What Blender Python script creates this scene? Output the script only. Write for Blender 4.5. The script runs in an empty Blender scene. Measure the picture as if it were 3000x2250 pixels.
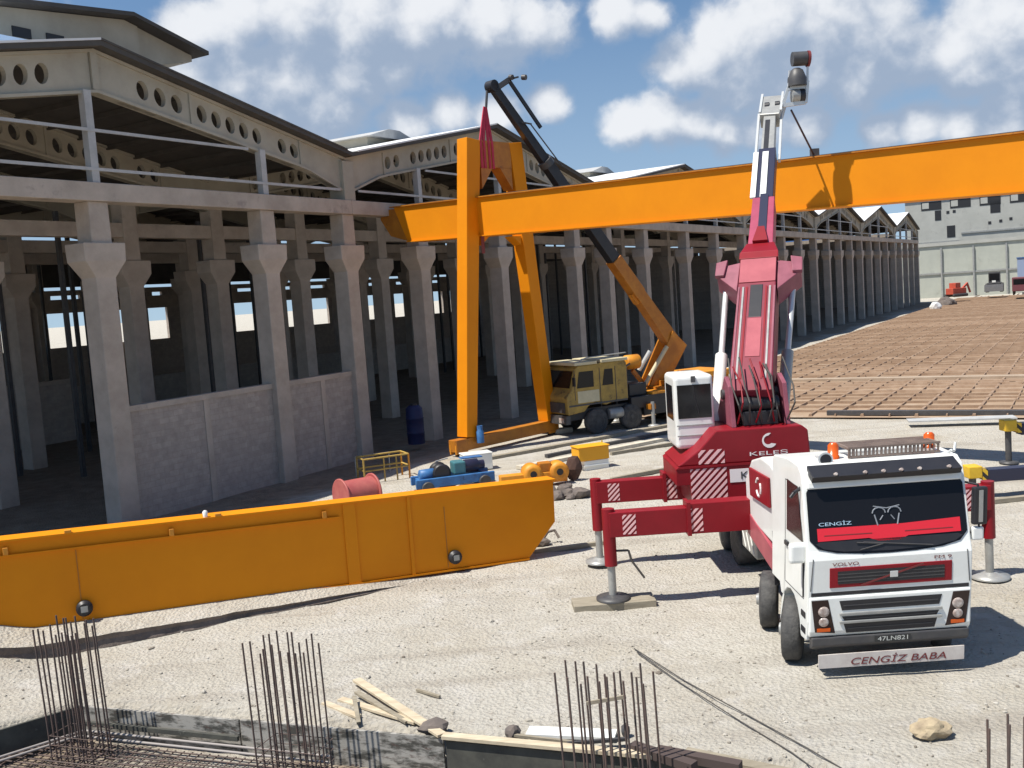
import bpy, bmesh, math, random
from mathutils import Vector, Matrix, noise
random.seed(7)
SC = bpy.context.scene
COL = SC.collection
R = math.radians

# ------------------------------------------------------------------ camera
CAM_H, FOC, ROLL, HOR = 6.8, 1000.0, 0.070, 294.0
CR, SR = math.cos(ROLL), math.sin(ROLL)
PIT = math.atan((384 - HOR) * CR / FOC)
c_fwd = Vector((0, math.cos(PIT), -math.sin(PIT)))
c_up0 = Vector((0, math.sin(PIT), math.cos(PIT)))
c_rt0 = Vector((1, 0, 0))
c_rt = c_rt0 * CR - c_up0 * SR
c_up = c_rt0 * SR + c_up0 * CR
cam = bpy.data.cameras.new('camera')
cam.sensor_width = 36.0
cam.lens = 36.0 * FOC / 1024.0
cam.clip_end = 6000
camo = bpy.data.objects.new('camera', cam)
COL.objects.link(camo)
m = Matrix.Identity(4)
for i in range(3):
    m[i][0], m[i][1], m[i][2] = c_rt[i], c_up[i], -c_fwd[i]
m[2][3] = CAM_H
camo.matrix_world = m
SC.camera = camo

def ray(px, py):
    a = (px / 2.16 - 512) / FOC
    b = (py / 2.16 - 384) / FOC
    return c_fwd + c_rt * a - c_up * b
def S(px, py, y):
    "survey point: what lies in direction (px,py) at distance y"
    r = ray(px, py)
    return Vector((0, 0, CAM_H)) + r * (y / r.y)
def G(px, py, z=0.0):
    r = ray(px, py)
    return Vector((0, 0, CAM_H)) + r * ((z - CAM_H) / r.z)

# ------------------------------------------------------------------ light
SUN_EL, SUN_AZ = 63.5, 246.0            # sun stands to the left (-X), clockwise from +Y
SC.view_settings.view_transform = 'Standard'
SC.view_settings.look = 'None'
SC.view_settings.exposure = 0.42
SC.view_settings.gamma = 1.0
sun = bpy.data.lights.new('sun', 'SUN')
sun.energy = 5.0
sun.angle = R(0.5)
sun.color = (1.0, 0.95, 0.86)
suno = bpy.data.objects.new('sun', sun)
COL.objects.link(suno)
sd = Vector((math.sin(R(SUN_AZ)) * math.cos(R(SUN_EL)), math.cos(R(SUN_AZ)) * math.cos(R(SUN_EL)), math.sin(R(SUN_EL))))
suno.rotation_euler = sd.to_track_quat('Z', 'Y').to_euler()

# ------------------------------------------------------------------ sky with cumulus
world = bpy.data.worlds.new('World')
SC.world = world
world.use_nodes = True
nt = world.node_tree
N, L = nt.nodes, nt.links
for n_ in list(N):
    N.remove(n_)
def nd(tree, t, **kw):
    n_ = tree.nodes.new(t)
    for k_, v_ in kw.items():
        setattr(n_, k_, v_)
    return n_
def mth(tree, op, a, b=None, c=None, clamp=False):
    n_ = tree.nodes.new('ShaderNodeMath')
    n_.operation = op
    n_.use_clamp = clamp
    for i_, x_ in enumerate((a, b, c)):
        if x_ is None:
            continue
        if isinstance(x_, (int, float)):
            n_.inputs[i_].default_value = x_
        else:
            tree.links.new(x_, n_.inputs[i_])
    return n_.outputs[0]
# clouds: (azimuth deg, elevation deg, half width, half height, weight)
def sk(px, py):
    r = ray(px, py).normalized()
    return math.degrees(math.atan2(r.x, r.y)), math.degrees(math.asin(r.z))
CL = []
PUFF = [(1480, 135, 70), (1560, 95, 90), (1660, 60, 105), (1780, 40, 115), (1890, 60, 100), (1960, 110, 85), (1610, 165, 85), (1730, 150, 100), (1850, 165, 85),
        (1350, 272, 52), (1425, 250, 62), (1505, 258, 58), (1570, 285, 48), (1650, 282, 52), (1740, 278, 48),
        (2045, 120, 55), (2110, 80, 85), (2185, 45, 100), (2210, 150, 90), (2105, 165, 60), (1905, 285, 42), (1990, 268, 42), (2080, 276, 48), (2175, 255, 68),
        (430, 55, 65), (520, 35, 90), (640, 35, 110), (780, 45, 115), (920, 55, 110), (1050, 60, 95), (1150, 50, 75), (420, 175, 80), (520, 160, 95), (640, 165, 95),
        (760, 160, 80), (845, 150, 50), (700, 235, 85), (560, 245, 95), (430, 265, 90), (870, 268, 52), (970, 245, 50), (1075, 245, 50), (1180, 220, 42), (1340, 18, 55), (1405, 28, 45)]
for px, py, w, h, wt in [(a, b, c * 1.08, c * .92, 1.0) for a, b, c in PUFF] + [
        (250, 230, 200, 120, .7), (-300, 150, 400, 160, 1), (-900, 80, 360, 120, 1), (2700, 150, 340, 120, 1), (3300, 60, 400, 120, 1),
        (300, -420, 600, 200, 1), (1500, -500, 700, 220, 1), (2600, -420, 420, 200, 1)]:
    a_, e_ = sk(px, py)
    CL.append((a_, e_, math.degrees(w / 2160.0), math.degrees(h / 2160.0), wt))
grp = bpy.data.node_groups.new('cloud_field', 'ShaderNodeTree')
grp.interface.new_socket('P', in_out='INPUT', socket_type='NodeSocketVector')
grp.interface.new_socket('F', in_out='OUTPUT', socket_type='NodeSocketFloat')
gi, go = nd(grp, 'NodeGroupInput'), nd(grp, 'NodeGroupOutput')
nz = nd(grp, 'ShaderNodeTexNoise')
nz.inputs['Scale'].default_value = 0.24
nz.inputs['Detail'].default_value = 10
nz.inputs['Roughness'].default_value = 0.60
grp.links.new(gi.outputs[0], nz.inputs['Vector'])
nw = nd(grp, 'ShaderNodeTexNoise')
nw.inputs['Scale'].default_value = 0.16
nw.inputs['Detail'].default_value = 3
grp.links.new(gi.outputs[0], nw.inputs['Vector'])
wv = nd(grp, 'ShaderNodeVectorMath', operation='MULTIPLY_ADD')
grp.links.new(nw.outputs['Color'], wv.inputs[0])
wv.inputs[1].default_value = (1.6, 1.2, 0)
wv.inputs[2].default_value = (-.8, -.6, 0)
wp = nd(grp, 'ShaderNodeVectorMath', operation='ADD')
grp.links.new(gi.outputs[0], wp.inputs[0])
grp.links.new(wv.outputs[0], wp.inputs[1])
acc = None
for a_, e_, w_, h_, wt in CL:
    s1 = nd(grp, 'ShaderNodeVectorMath', operation='SUBTRACT')
    grp.links.new(wp.outputs[0], s1.inputs[0])
    s1.inputs[1].default_value = (a_, e_, 0)
    s2 = nd(grp, 'ShaderNodeVectorMath', operation='MULTIPLY')
    grp.links.new(s1.outputs[0], s2.inputs[0])
    s2.inputs[1].default_value = (1 / w_, 1 / h_, 0)
    s3 = nd(grp, 'ShaderNodeVectorMath', operation='LENGTH')
    grp.links.new(s2.outputs[0], s3.inputs[0])
    v_ = mth(grp, 'MULTIPLY', mth(grp, 'SUBTRACT', 1.30, s3.outputs['Value'], clamp=False), wt)
    acc = v_ if acc is None else mth(grp, 'SMOOTH_MAX', acc, v_, 0.30)
acc = mth(grp, 'MINIMUM', acc, 1.0)
n2 = nd(grp, 'ShaderNodeTexNoise')
n2.inputs['Scale'].default_value = 0.5; n2.inputs['Detail'].default_value = 5; n2.inputs['Roughness'].default_value = 0.5
grp.links.new(wp.outputs[0], n2.inputs['Vector'])
puff = mth(grp, 'SUBTRACT', 0.10, mth(grp, 'ABSOLUTE', mth(grp, 'SUBTRACT', n2.outputs['Fac'], 0.5)))
fo = mth(grp, 'MULTIPLY_ADD', mth(grp, 'SUBTRACT', nz.outputs['Fac'], 0.5), 1.15, acc)
fo = mth(grp, 'MULTIPLY_ADD', puff, 1.2, fo)
grp.links.new(fo, go.inputs[0])

tc = nd(nt, 'ShaderNodeTexCoord')
sx = nd(nt, 'ShaderNodeSeparateXYZ')
L.new(tc.outputs['Generated'], sx.inputs[0])
az = mth(nt, 'MULTIPLY', mth(nt, 'ARCTAN2', sx.outputs[0], sx.outputs[1]), 57.29578)
el = mth(nt, 'MULTIPLY', mth(nt, 'ARCSINE', sx.outputs[2]), 57.29578)
cb = nd(nt, 'ShaderNodeCombineXYZ')
L.new(az, cb.inputs[0]); L.new(el, cb.inputs[1])
f1 = nd(nt, 'ShaderNodeGroup'); f1.node_tree = grp
L.new(cb.outputs[0], f1.inputs[0])
off = nd(nt, 'ShaderNodeVectorMath', operation='ADD')
L.new(cb.outputs[0], off.inputs[0]); off.inputs[1].default_value = (-0.9, 2.0, 0)
f2 = nd(nt, 'ShaderNodeGroup'); f2.node_tree = grp
L.new(off.outputs[0], f2.inputs[0])
mask = nd(nt, 'ShaderNodeMapRange'); mask.interpolation_type = 'SMOOTHSTEP'
mask.inputs['From Min'].default_value = 0.0; mask.inputs['From Max'].default_value = 0.66
L.new(f1.outputs[0], mask.inputs['Value'])
hz = nd(nt, 'ShaderNodeMapRange')
hz.inputs['From Min'].default_value = 0.5; hz.inputs['From Max'].default_value = 5.0
L.new(el, hz.inputs['Value'])
mk = mth(nt, 'MULTIPLY', mask.outputs[0], hz.outputs[0])
mk = mth(nt, 'MULTIPLY', mk, 0.95)
# sunlit side of each cloud (towards the sun and upwards) is white, the rest grey
df = mth(nt, 'SUBTRACT', f1.outputs[0], f2.outputs[0])
lit = nd(nt, 'ShaderNodeMapRange'); lit.interpolation_type = 'SMOOTHSTEP'
lit.inputs['From Min'].default_value = -0.30; lit.inputs['From Max'].default_value = 0.95
L.new(df, lit.inputs['Value'])
cc = nd(nt, 'ShaderNodeMixRGB')
cc.inputs[1].default_value = (0.26, 0.325, 0.43, 1)
cc.inputs[2].default_value = (0.66, 0.675, 0.70, 1)
L.new(lit.outputs[0], cc.inputs[0])
sky = nd(nt, 'ShaderNodeTexSky', sky_type='NISHITA')
sky.sun_disc = False
sky.sun_elevation = R(SUN_EL)
sky.sun_rotation = R(SUN_AZ)
sky.altitude = 400
sky.air_density = 1.25
sky.dust_density = 0.35
sky.ozone_density = 3.0
mpv = nd(nt, 'ShaderNodeVectorMath', operation='MULTIPLY_ADD')
L.new(tc.outputs['Generated'], mpv.inputs[0]); mpv.inputs[1].default_value = (1, 1, .8); mpv.inputs[2].default_value = (0, 0, .13)
L.new(mpv.outputs[0], sky.inputs[0])
hs = nd(nt, 'ShaderNodeHueSaturation')
hs.inputs['Saturation'].default_value = 1.08
L.new(sky.outputs[0], hs.inputs['Color'])
SKY_STR = 0.085
cs = nd(nt, 'ShaderNodeMixRGB', blend_type='MULTIPLY')
cs.inputs[0].default_value = 1.0
cs.inputs[2].default_value = (1 / SKY_STR,) * 3 + (1,)
L.new(cc.outputs[0], cs.inputs[1])
mx = nd(nt, 'ShaderNodeMixRGB')
hm = nd(nt, 'ShaderNodeMapRange')
hm.inputs['From Min'].default_value = 1.0; hm.inputs['From Max'].default_value = 15.0
hm.inputs['To Min'].default_value = 0.42; hm.inputs['To Max'].default_value = 0.0
L.new(el, hm.inputs['Value'])
hx = nd(nt, 'ShaderNodeMixRGB'); hx.inputs[2].default_value = (0.40 / SKY_STR, 0.50 / SKY_STR, 0.61 / SKY_STR, 1)
L.new(hm.outputs[0], hx.inputs[0]); L.new(hs.outputs[0], hx.inputs[1])
L.new(mk, mx.inputs[0]); L.new(hx.outputs[0], mx.inputs[1]); L.new(cs.outputs[0], mx.inputs[2])
bg = nd(nt, 'ShaderNodeBackground')
bg.inputs['Strength'].default_value = SKY_STR
L.new(mx.outputs[0], bg.inputs['Color'])
wo = nd(nt, 'ShaderNodeOutputWorld')
L.new(bg.outputs[0], wo.inputs['Surface'])

# ------------------------------------------------------------------ materials
def mat(name, col, rough=0.6, col2=None, scale=6.0, metal=0.0, bump=0.0, bscale=40.0, spots=None, sscale=2.0, sth=0.62,
        stretch=(1, 1, 1), coat=0.0, spec=0.5, lo=0.35, hi=0.65, detail=6.0):
    M = bpy.data.materials.new(name)
    M.use_nodes = True
    t = M.node_tree
    b = t.nodes['Principled BSDF']
    b.inputs['Roughness'].default_value = rough
    b.inputs['Metallic'].default_value = metal
    b.inputs['Specular IOR Level'].default_value = spec
    b.inputs['Coat Weight'].default_value = coat
    tcn = t.nodes.new('ShaderNodeTexCoord')
    mp = t.nodes.new('ShaderNodeMapping')
    mp.inputs['Scale'].default_value = stretch
    t.links.new(tcn.outputs['Object'], mp.inputs[0])
    out = None
    if col2 is not None:
        n1 = t.nodes.new('ShaderNodeTexNoise')
        n1.inputs['Scale'].default_value = scale
        n1.inputs['Detail'].default_value = detail
        n1.inputs['Roughness'].default_value = 0.65
        t.links.new(mp.outputs[0], n1.inputs['Vector'])
        r1 = t.nodes.new('ShaderNodeMapRange')
        r1.inputs['From Min'].default_value = lo
        r1.inputs['From Max'].default_value = hi
        t.links.new(n1.outputs['Fac'], r1.inputs['Value'])
        x1 = t.nodes.new('ShaderNodeMixRGB')
        x1.inputs[1].default_value = tuple(col) + (1,)
        x1.inputs[2].default_value = tuple(col2) + (1,)
        t.links.new(r1.outputs[0], x1.inputs[0])
        out = x1.outputs[0]
    if spots is not None:
        n2 = t.nodes.new('ShaderNodeTexNoise')
        n2.inputs['Scale'].default_value = sscale
        n2.inputs['Detail'].default_value = 8
        n2.inputs['Roughness'].default_value = 0.7
        t.links.new(mp.outputs[0], n2.inputs['Vector'])
        r2 = t.nodes.new('ShaderNodeMapRange')
        r2.inputs['From Min'].default_value = sth
        r2.inputs['From Max'].default_value = sth + 0.12
        t.links.new(n2.outputs['Fac'], r2.inputs['Value'])
        x2 = t.nodes.new('ShaderNodeMixRGB')
        if out is not None:
            t.links.new(out, x2.inputs[1])
        else:
            x2.inputs[1].default_value = tuple(col) + (1,)
        x2.inputs[2].default_value = tuple(spots) + (1,)
        t.links.new(r2.outputs[0], x2.inputs[0])
        out = x2.outputs[0]
    if out is not None:
        t.links.new(out, b.inputs['Base Color'])
    else:
        b.inputs['Base Color'].default_value = tuple(col) + (1,)
    if bump > 0:
        n3 = t.nodes.new('ShaderNodeTexNoise')
        n3.inputs['Scale'].default_value = bscale
        n3.inputs['Detail'].default_value = 5
        t.links.new(mp.outputs[0], n3.inputs['Vector'])
        bp = t.nodes.new('ShaderNodeBump')
        bp.inputs['Strength'].default_value = bump
        bp.inputs['Distance'].default_value = 0.05
        t.links.new(n3.outputs['Fac'], bp.inputs['Height'])
        t.links.new(bp.outputs[0], b.inputs['Normal'])
    return M

YEL = mat('yellow_paint', (0.74, 0.250, 0.003), 0.6, (0.69, 0.225, 0.003), 0.6, spots=(0.56, 0.18, 0.008), sscale=0.9, sth=0.68, spec=0.22)
YEL2 = mat('worn_yellow_paint', (0.70, 0.29, 0.02), 0.55, (0.55, 0.20, 0.015), 1.4, spots=(0.25, 0.10, 0.03), sscale=2.2, sth=0.62)
ORG = mat('old_orange_paint', (0.50, 0.19, 0.015), 0.5, (0.36, 0.12, 0.01), 1.6, spots=(0.16, 0.06, 0.02), sscale=2.0, sth=0.60)
OLIVE = mat('faded_olive_yellow_paint', (0.46, 0.30, 0.065), 0.65, (0.27, 0.18, 0.05), 1.6, spots=(0.10, 0.065, 0.03), sscale=1.8, sth=0.56, detail=10)
CREAM = mat('pale_cream_paint', (0.62, 0.55, 0.36), 0.6, (0.52, 0.46, 0.30), 2.0)
RED = mat('red_crane_paint', (0.25, 0.006, 0.014), 0.45, (0.21, 0.006, 0.012), 1.2, spec=0.35, spots=(0.20, 0.02, 0.02), sscale=2.0, sth=.66)
MAROON = mat('maroon_boom_paint', (0.235, 0.020, 0.042), 0.5, (0.17, 0.014, 0.030), 1.8, spots=(0.10, 0.012, 0.02), sscale=2.4, sth=.60)
MAUVE = mat('mauve_weathered_paint', (0.29, 0.085, 0.118), 0.55, (0.21, 0.055, 0.082), 2.2)
PINK = mat('pinkish_red_paint', (0.40, 0.085, 0.105), 0.5, (0.32, 0.058, 0.078), 1.5, spots=(0.26, 0.05, 0.06), sscale=2.2, sth=.64)  # paler pinkish red for the boom plates and the fender
WHITE = mat('white_paint', (0.80, 0.81, 0.78), 0.35, (0.73, 0.74, 0.70), 1.5, coat=0.25, spots=(0.60, 0.58, 0.52), sscale=1.6, sth=0.66)
LWHITE = mat('lettering_white', (0.82, 0.74, 0.72), 0.5)
DECALP = mat('stripe_pale_pink', (0.83, 0.50, 0.50), 0.5)
GREYM = mat('grey_machined_steel', (0.40, 0.40, 0.38), 0.4, (0.30, 0.30, 0.29), 3.0, metal=0.3)
CHROME = mat('pale_steel_rod', (0.62, 0.63, 0.62), 0.35, metal=0.35)
BLACK = mat('black_paint', (0.016, 0.016, 0.020), 0.45, (0.024, 0.023, 0.026), 2.0)
DARKG = mat('dark_grey_steel', (0.05, 0.05, 0.055), 0.5, (0.075, 0.072, 0.07), 4.0)
NAVY = mat('dark_navy_paint', (0.02, 0.022, 0.05), 0.4)
RUBBER = mat('tyre_rubber', (0.035, 0.035, 0.036), 0.8, (0.085, 0.082, 0.078), 5.0, bump=0.3, bscale=25)
GLASS = mat('dark_tinted_glass', (0.010, 0.010, 0.012), 0.10, spec=0.25)
BROWNG = mat('brown_tinted_glass', (0.035, 0.022, 0.02), 0.15, spec=0.3)
LENS = mat('headlight_lens', (0.30, 0.22, 0.19), 0.15, (0.55, 0.50, 0.46), 14.0, coat=0.5)
AMBER = mat('orange_beacon_plastic', (0.62, 0.10, 0.01), 0.25)
CONC = mat('raw_concrete', (0.50, 0.43, 0.36), 0.85, (0.37, 0.315, 0.26), 0.8, bump=0.25, bscale=18, spots=(0.26, 0.225, 0.20), sscale=0.7, sth=0.60)
CONCB = mat('pale_precast_concrete', (0.44, 0.41, 0.335), 0.85, (0.34, 0.315, 0.255), 0.5, spots=(0.30, 0.26, 0.20), sscale=0.5, sth=0.6)
STEELP = mat('grey_white_painted_steel', (0.48, 0.48, 0.47), 0.55, (0.38, 0.38, 0.37), 2.0)
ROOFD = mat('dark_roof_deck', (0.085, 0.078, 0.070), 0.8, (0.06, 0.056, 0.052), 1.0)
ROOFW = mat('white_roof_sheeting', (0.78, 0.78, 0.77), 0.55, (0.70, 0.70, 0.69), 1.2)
BLUEM = mat('blue_machine_paint', (0.05, 0.18, 0.42), 0.5, (0.03, 0.11, 0.28), 3.0, spots=(0.012, 0.02, 0.035), sscale=2.5, sth=0.58)
TEAL = mat('teal_machine_paint', (0.05, 0.17, 0.20), 0.5)
DBLUE = mat('dark_blue_plastic', (0.012, 0.018, 0.075), 0.6)
RUSTP = mat('pinkish_rust_red_paint', (0.42, 0.12, 0.10), 0.6, (0.34, 0.07, 0.07), 2.0)
WOOD = mat('weathered_timber', (0.60, 0.52, 0.38), 0.8, (0.44, 0.36, 0.25), 2.0, stretch=(1, 6, 6))
WOODG = mat('grey_timber', (0.33, 0.29, 0.22), 0.85, (0.22, 0.19, 0.14), 2.0, stretch=(1, 6, 6))
FORM = mat('stained_formwork_board', (0.34, 0.325, 0.295), 0.85, (0.06, 0.058, 0.05), 3.0, spots=(0.08, 0.045, 0.035), sscale=4.0, sth=0.56, stretch=(1, 1, 3.0), lo=.44, hi=.58, detail=12)
FORMD = mat('dark_formwork_board', (0.085, 0.085, 0.07), 0.8, (0.045, 0.045, 0.04), 3.0, spots=(0.2, 0.2, 0.17), sscale=3.0, sth=0.62)
REBAR = mat('rusty_rebar', (0.13, 0.085, 0.07), 0.8, (0.075, 0.06, 0.055), 6.0)
STONE = mat('pale_stone', (0.60, 0.55, 0.45), 0.9, (0.46, 0.41, 0.32), 4.0, bump=0.4, bscale=12)
DSTONE = mat('dark_stone', (0.17, 0.14, 0.12), 0.9, (0.10, 0.085, 0.08), 4.0)
CABLE = mat('dark_cable_rubber', (0.06, 0.055, 0.05), 0.7)
REDS = mat('red_textile_sling', (0.50, 0.03, 0.07), 0.75, (0.40, 0.02, 0.05), 5.0)
HAZY = mat('hazard_yellow', (0.72, 0.46, 0.03), 0.5, (0.6, 0.36, 0.02), 3.0)
BRIGHTRED = mat('bright_red_cloth', (0.62, 0.012, 0.03), 0.7)
PALEBLUE = mat('pale_blue_print', (0.35, 0.48, 0.60), 0.5)
EMBL = mat('grey_emblem_print', (0.20, 0.22, 0.25), 0.6)
LETR = mat('dark_red_lettering', (0.17, 0.025, 0.025), 0.6)
PLATEW = mat('number_plate_white', (0.55, 0.56, 0.52), 0.5)
LETB = mat('black_lettering', (0.03, 0.03, 0.03), 0.6)
FARW = mat('pale_grey_far_wall', (0.43, 0.43, 0.395), 0.85, (0.36, 0.36, 0.33), 0.25, spots=(0.27, 0.265, 0.245), sscale=0.4, sth=0.58, detail=10)
FARW2 = mat('pale_green_grey_panel', (0.42, 0.435, 0.38), 0.85, (0.36, 0.375, 0.33), 0.3, spots=(0.31, 0.32, 0.28), sscale=.5, sth=.58, detail=10)
WINDK = mat('dark_window_opening', (0.02, 0.02, 0.022), 0.5)
BLUEW = mat('blue_cladding', (0.03, 0.11, 0.30), 0.5)

# wall of rough blocks, coursed
def block_mat(name, c1, c2, mort):
    M = mat(name, c1, 0.9)
    t = M.node_tree
    b = t.nodes['Principled BSDF']
    tcn = t.nodes.new('ShaderNodeTexCoord')
    mp = t.nodes.new('ShaderNodeMapping'); mp.inputs['Rotation'].default_value = (R(90), 0, 0)
    t.links.new(tcn.outputs['Object'], mp.inputs[0])
    bk = t.nodes.new('ShaderNodeTexBrick')
    bk.inputs['Scale'].default_value = 1.0
    bk.inputs['Brick Width'].default_value = 0.42
    bk.inputs['Row Height'].default_value = 0.21
    bk.inputs['Mortar Size'].default_value = 0.012
    bk.inputs['Color1'].default_value = tuple(c1) + (1,)
    bk.inputs['Color2'].default_value = tuple(c2) + (1,)
    bk.inputs['Mortar'].default_value = tuple(mort) + (1,)
    t.links.new(mp.outputs[0], bk.inputs['Vector'])
    nn = t.nodes.new('ShaderNodeTexNoise'); nn.inputs['Scale'].default_value = 3.2; nn.inputs['Detail'].default_value = 10; nn.inputs['Roughness'].default_value = .72
    t.links.new(tcn.outputs['Object'], nn.inputs['Vector'])
    xx = t.nodes.new('ShaderNodeMixRGB'); xx.blend_type = 'MULTIPLY'; xx.inputs[0].default_value = 0.75
    rr = t.nodes.new('ShaderNodeMapRange'); rr.inputs['From Min'].default_value = 0.3; rr.inputs['From Max'].default_value = 0.7
    rr.inputs['To Min'].default_value = 0.70; rr.inputs['To Max'].default_value = 1.12
    t.links.new(nn.outputs['Fac'], rr.inputs['Value'])
    t.links.new(bk.outputs['Color'], xx.inputs[1]); t.links.new(rr.outputs[0], xx.inputs[2])
    t.links.new(xx.outputs[0], b.inputs['Base Color'])
    bp = t.nodes.new('ShaderNodeBump'); bp.inputs['Strength'].default_value = 0.5; bp.inputs['Distance'].default_value = 0.02
    t.links.new(nn.outputs['Fac'], bp.inputs['Height']); t.links.new(bp.outputs[0], b.inputs['Normal'])
    return M
BLOCK = block_mat('rough_block_wall', (0.44, 0.385, 0.335), (0.385, 0.335, 0.29), (0.375, 0.325, 0.28))

# crushed limestone ground, darker soil near and under the hall
def ground_mat():
    M = mat('crushed_limestone', (0.6, 0.5, 0.4), 0.95, spec=0.2)
    t = M.node_tree
    b = t.nodes['Principled BSDF']
    tcn = t.nodes.new('ShaderNodeTexCoord')
    def nz_(sc, det, rg=0.6):
        n_ = t.nodes.new('ShaderNodeTexNoise')
        n_.inputs['Scale'].default_value = sc; n_.inputs['Detail'].default_value = det; n_.inputs['Roughness'].default_value = rg
        t.links.new(tcn.outputs['Object'], n_.inputs['Vector'])
        return n_.outputs['Fac']
    def rng(v, a, b_, c=0.0, d=1.0):
        r_ = t.nodes.new('ShaderNodeMapRange')
        r_.inputs['From Min'].default_value = a; r_.inputs['From Max'].default_value = b_
        r_.inputs['To Min'].default_value = c; r_.inputs['To Max'].default_value = d
        t.links.new(v, r_.inputs['Value'])
        return r_.outputs[0]
    def mixc(f, a, b_):
        x_ = t.nodes.new('ShaderNodeMixRGB')
        for i_, v_ in ((0, f), (1, a), (2, b_)):
            if isinstance(v_, tuple):
                x_.inputs[i_].default_value = v_ + (1,)
            elif isinstance(v_, float):
                x_.inputs[i_].default_value = v_
            else:
                t.links.new(v_, x_.inputs[i_])
        return x_.outputs[0]
    c = mixc(rng(nz_(0.35, 6), 0.38, 0.66), (0.475, 0.45, 0.395), (0.435, 0.40, 0.335))
    c = mixc(rng(nz_(0.16, 5), 0.56, 0.70), c, (0.39, 0.345, 0.265))
    c = mixc(rng(nz_(4.0, 9, 0.78), 0.52, 0.66, 0, .55), c, (0.29, 0.255, 0.215))
    vo = t.nodes.new('ShaderNodeTexVoronoi'); vo.inputs['Scale'].default_value = 14.0
    t.links.new(tcn.outputs['Object'], vo.inputs['Vector'])
    c = mixc(rng(vo.outputs['Distance'], 0.0, 0.35, .5, 0.0), c, (0.56, 0.53, 0.475))
    vo2 = t.nodes.new('ShaderNodeTexVoronoi'); vo2.inputs['Scale'].default_value = 3.2
    t.links.new(tcn.outputs['Object'], vo2.inputs['Vector'])
    c = mixc(rng(vo2.outputs['Distance'], 0.05, 0.10, .7, 0.0), c, (0.26, 0.22, 0.18))
    tm = t.nodes.new('ShaderNodeMapping'); tm.inputs['Rotation'].default_value = (0, 0, .55); tm.inputs['Scale'].default_value = (.12, 1.1, 1)
    t.links.new(tcn.outputs['Object'], tm.inputs[0])
    tn = t.nodes.new('ShaderNodeTexNoise'); tn.inputs['Scale'].default_value = .9; tn.inputs['Detail'].default_value = 6; tn.inputs['Roughness'].default_value = .65
    t.links.new(tm.outputs[0], tn.inputs['Vector'])
    c = mixc(rng(tn.outputs['Fac'], .50, .68, 0, .6), c, (0.31, 0.275, 0.23))
    c = mixc(rng(nz_(1.1, 8, .7), .52, .66, 0, .75), c, (0.52, 0.495, 0.45))
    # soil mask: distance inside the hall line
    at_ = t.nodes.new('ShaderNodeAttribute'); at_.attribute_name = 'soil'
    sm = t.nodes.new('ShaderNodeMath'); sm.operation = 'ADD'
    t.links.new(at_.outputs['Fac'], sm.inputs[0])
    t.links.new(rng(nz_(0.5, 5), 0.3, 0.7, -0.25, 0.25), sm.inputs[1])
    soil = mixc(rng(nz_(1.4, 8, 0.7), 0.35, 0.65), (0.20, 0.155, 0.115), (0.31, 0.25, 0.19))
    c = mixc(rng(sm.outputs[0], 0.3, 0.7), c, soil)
    t.links.new(c, b.inputs['Base Color'])
    bp = t.nodes.new('ShaderNodeBump'); bp.inputs['Strength'].default_value = 0.9; bp.inputs['Distance'].default_value = 0.045
    ad = t.nodes.new('ShaderNodeMath'); ad.operation = 'ADD'
    a2 = t.nodes.new('ShaderNodeMath'); a2.operation = 'MULTIPLY_ADD'; a2.inputs[1].default_value = 1.6
    t.links.new(nz_(3.0, 9, .72), a2.inputs[0])
    t.links.new(nz_(11.0, 8, 0.8), ad.inputs[0]); t.links.new(vo.outputs['Distance'], ad.inputs[1])
    t.links.new(ad.outputs[0], a2.inputs[2]); t.links.new(a2.outputs[0], bp.inputs['Height'])
    t.links.new(bp.outputs[0], b.inputs['Normal'])
    return M
GROUND = ground_mat()

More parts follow.
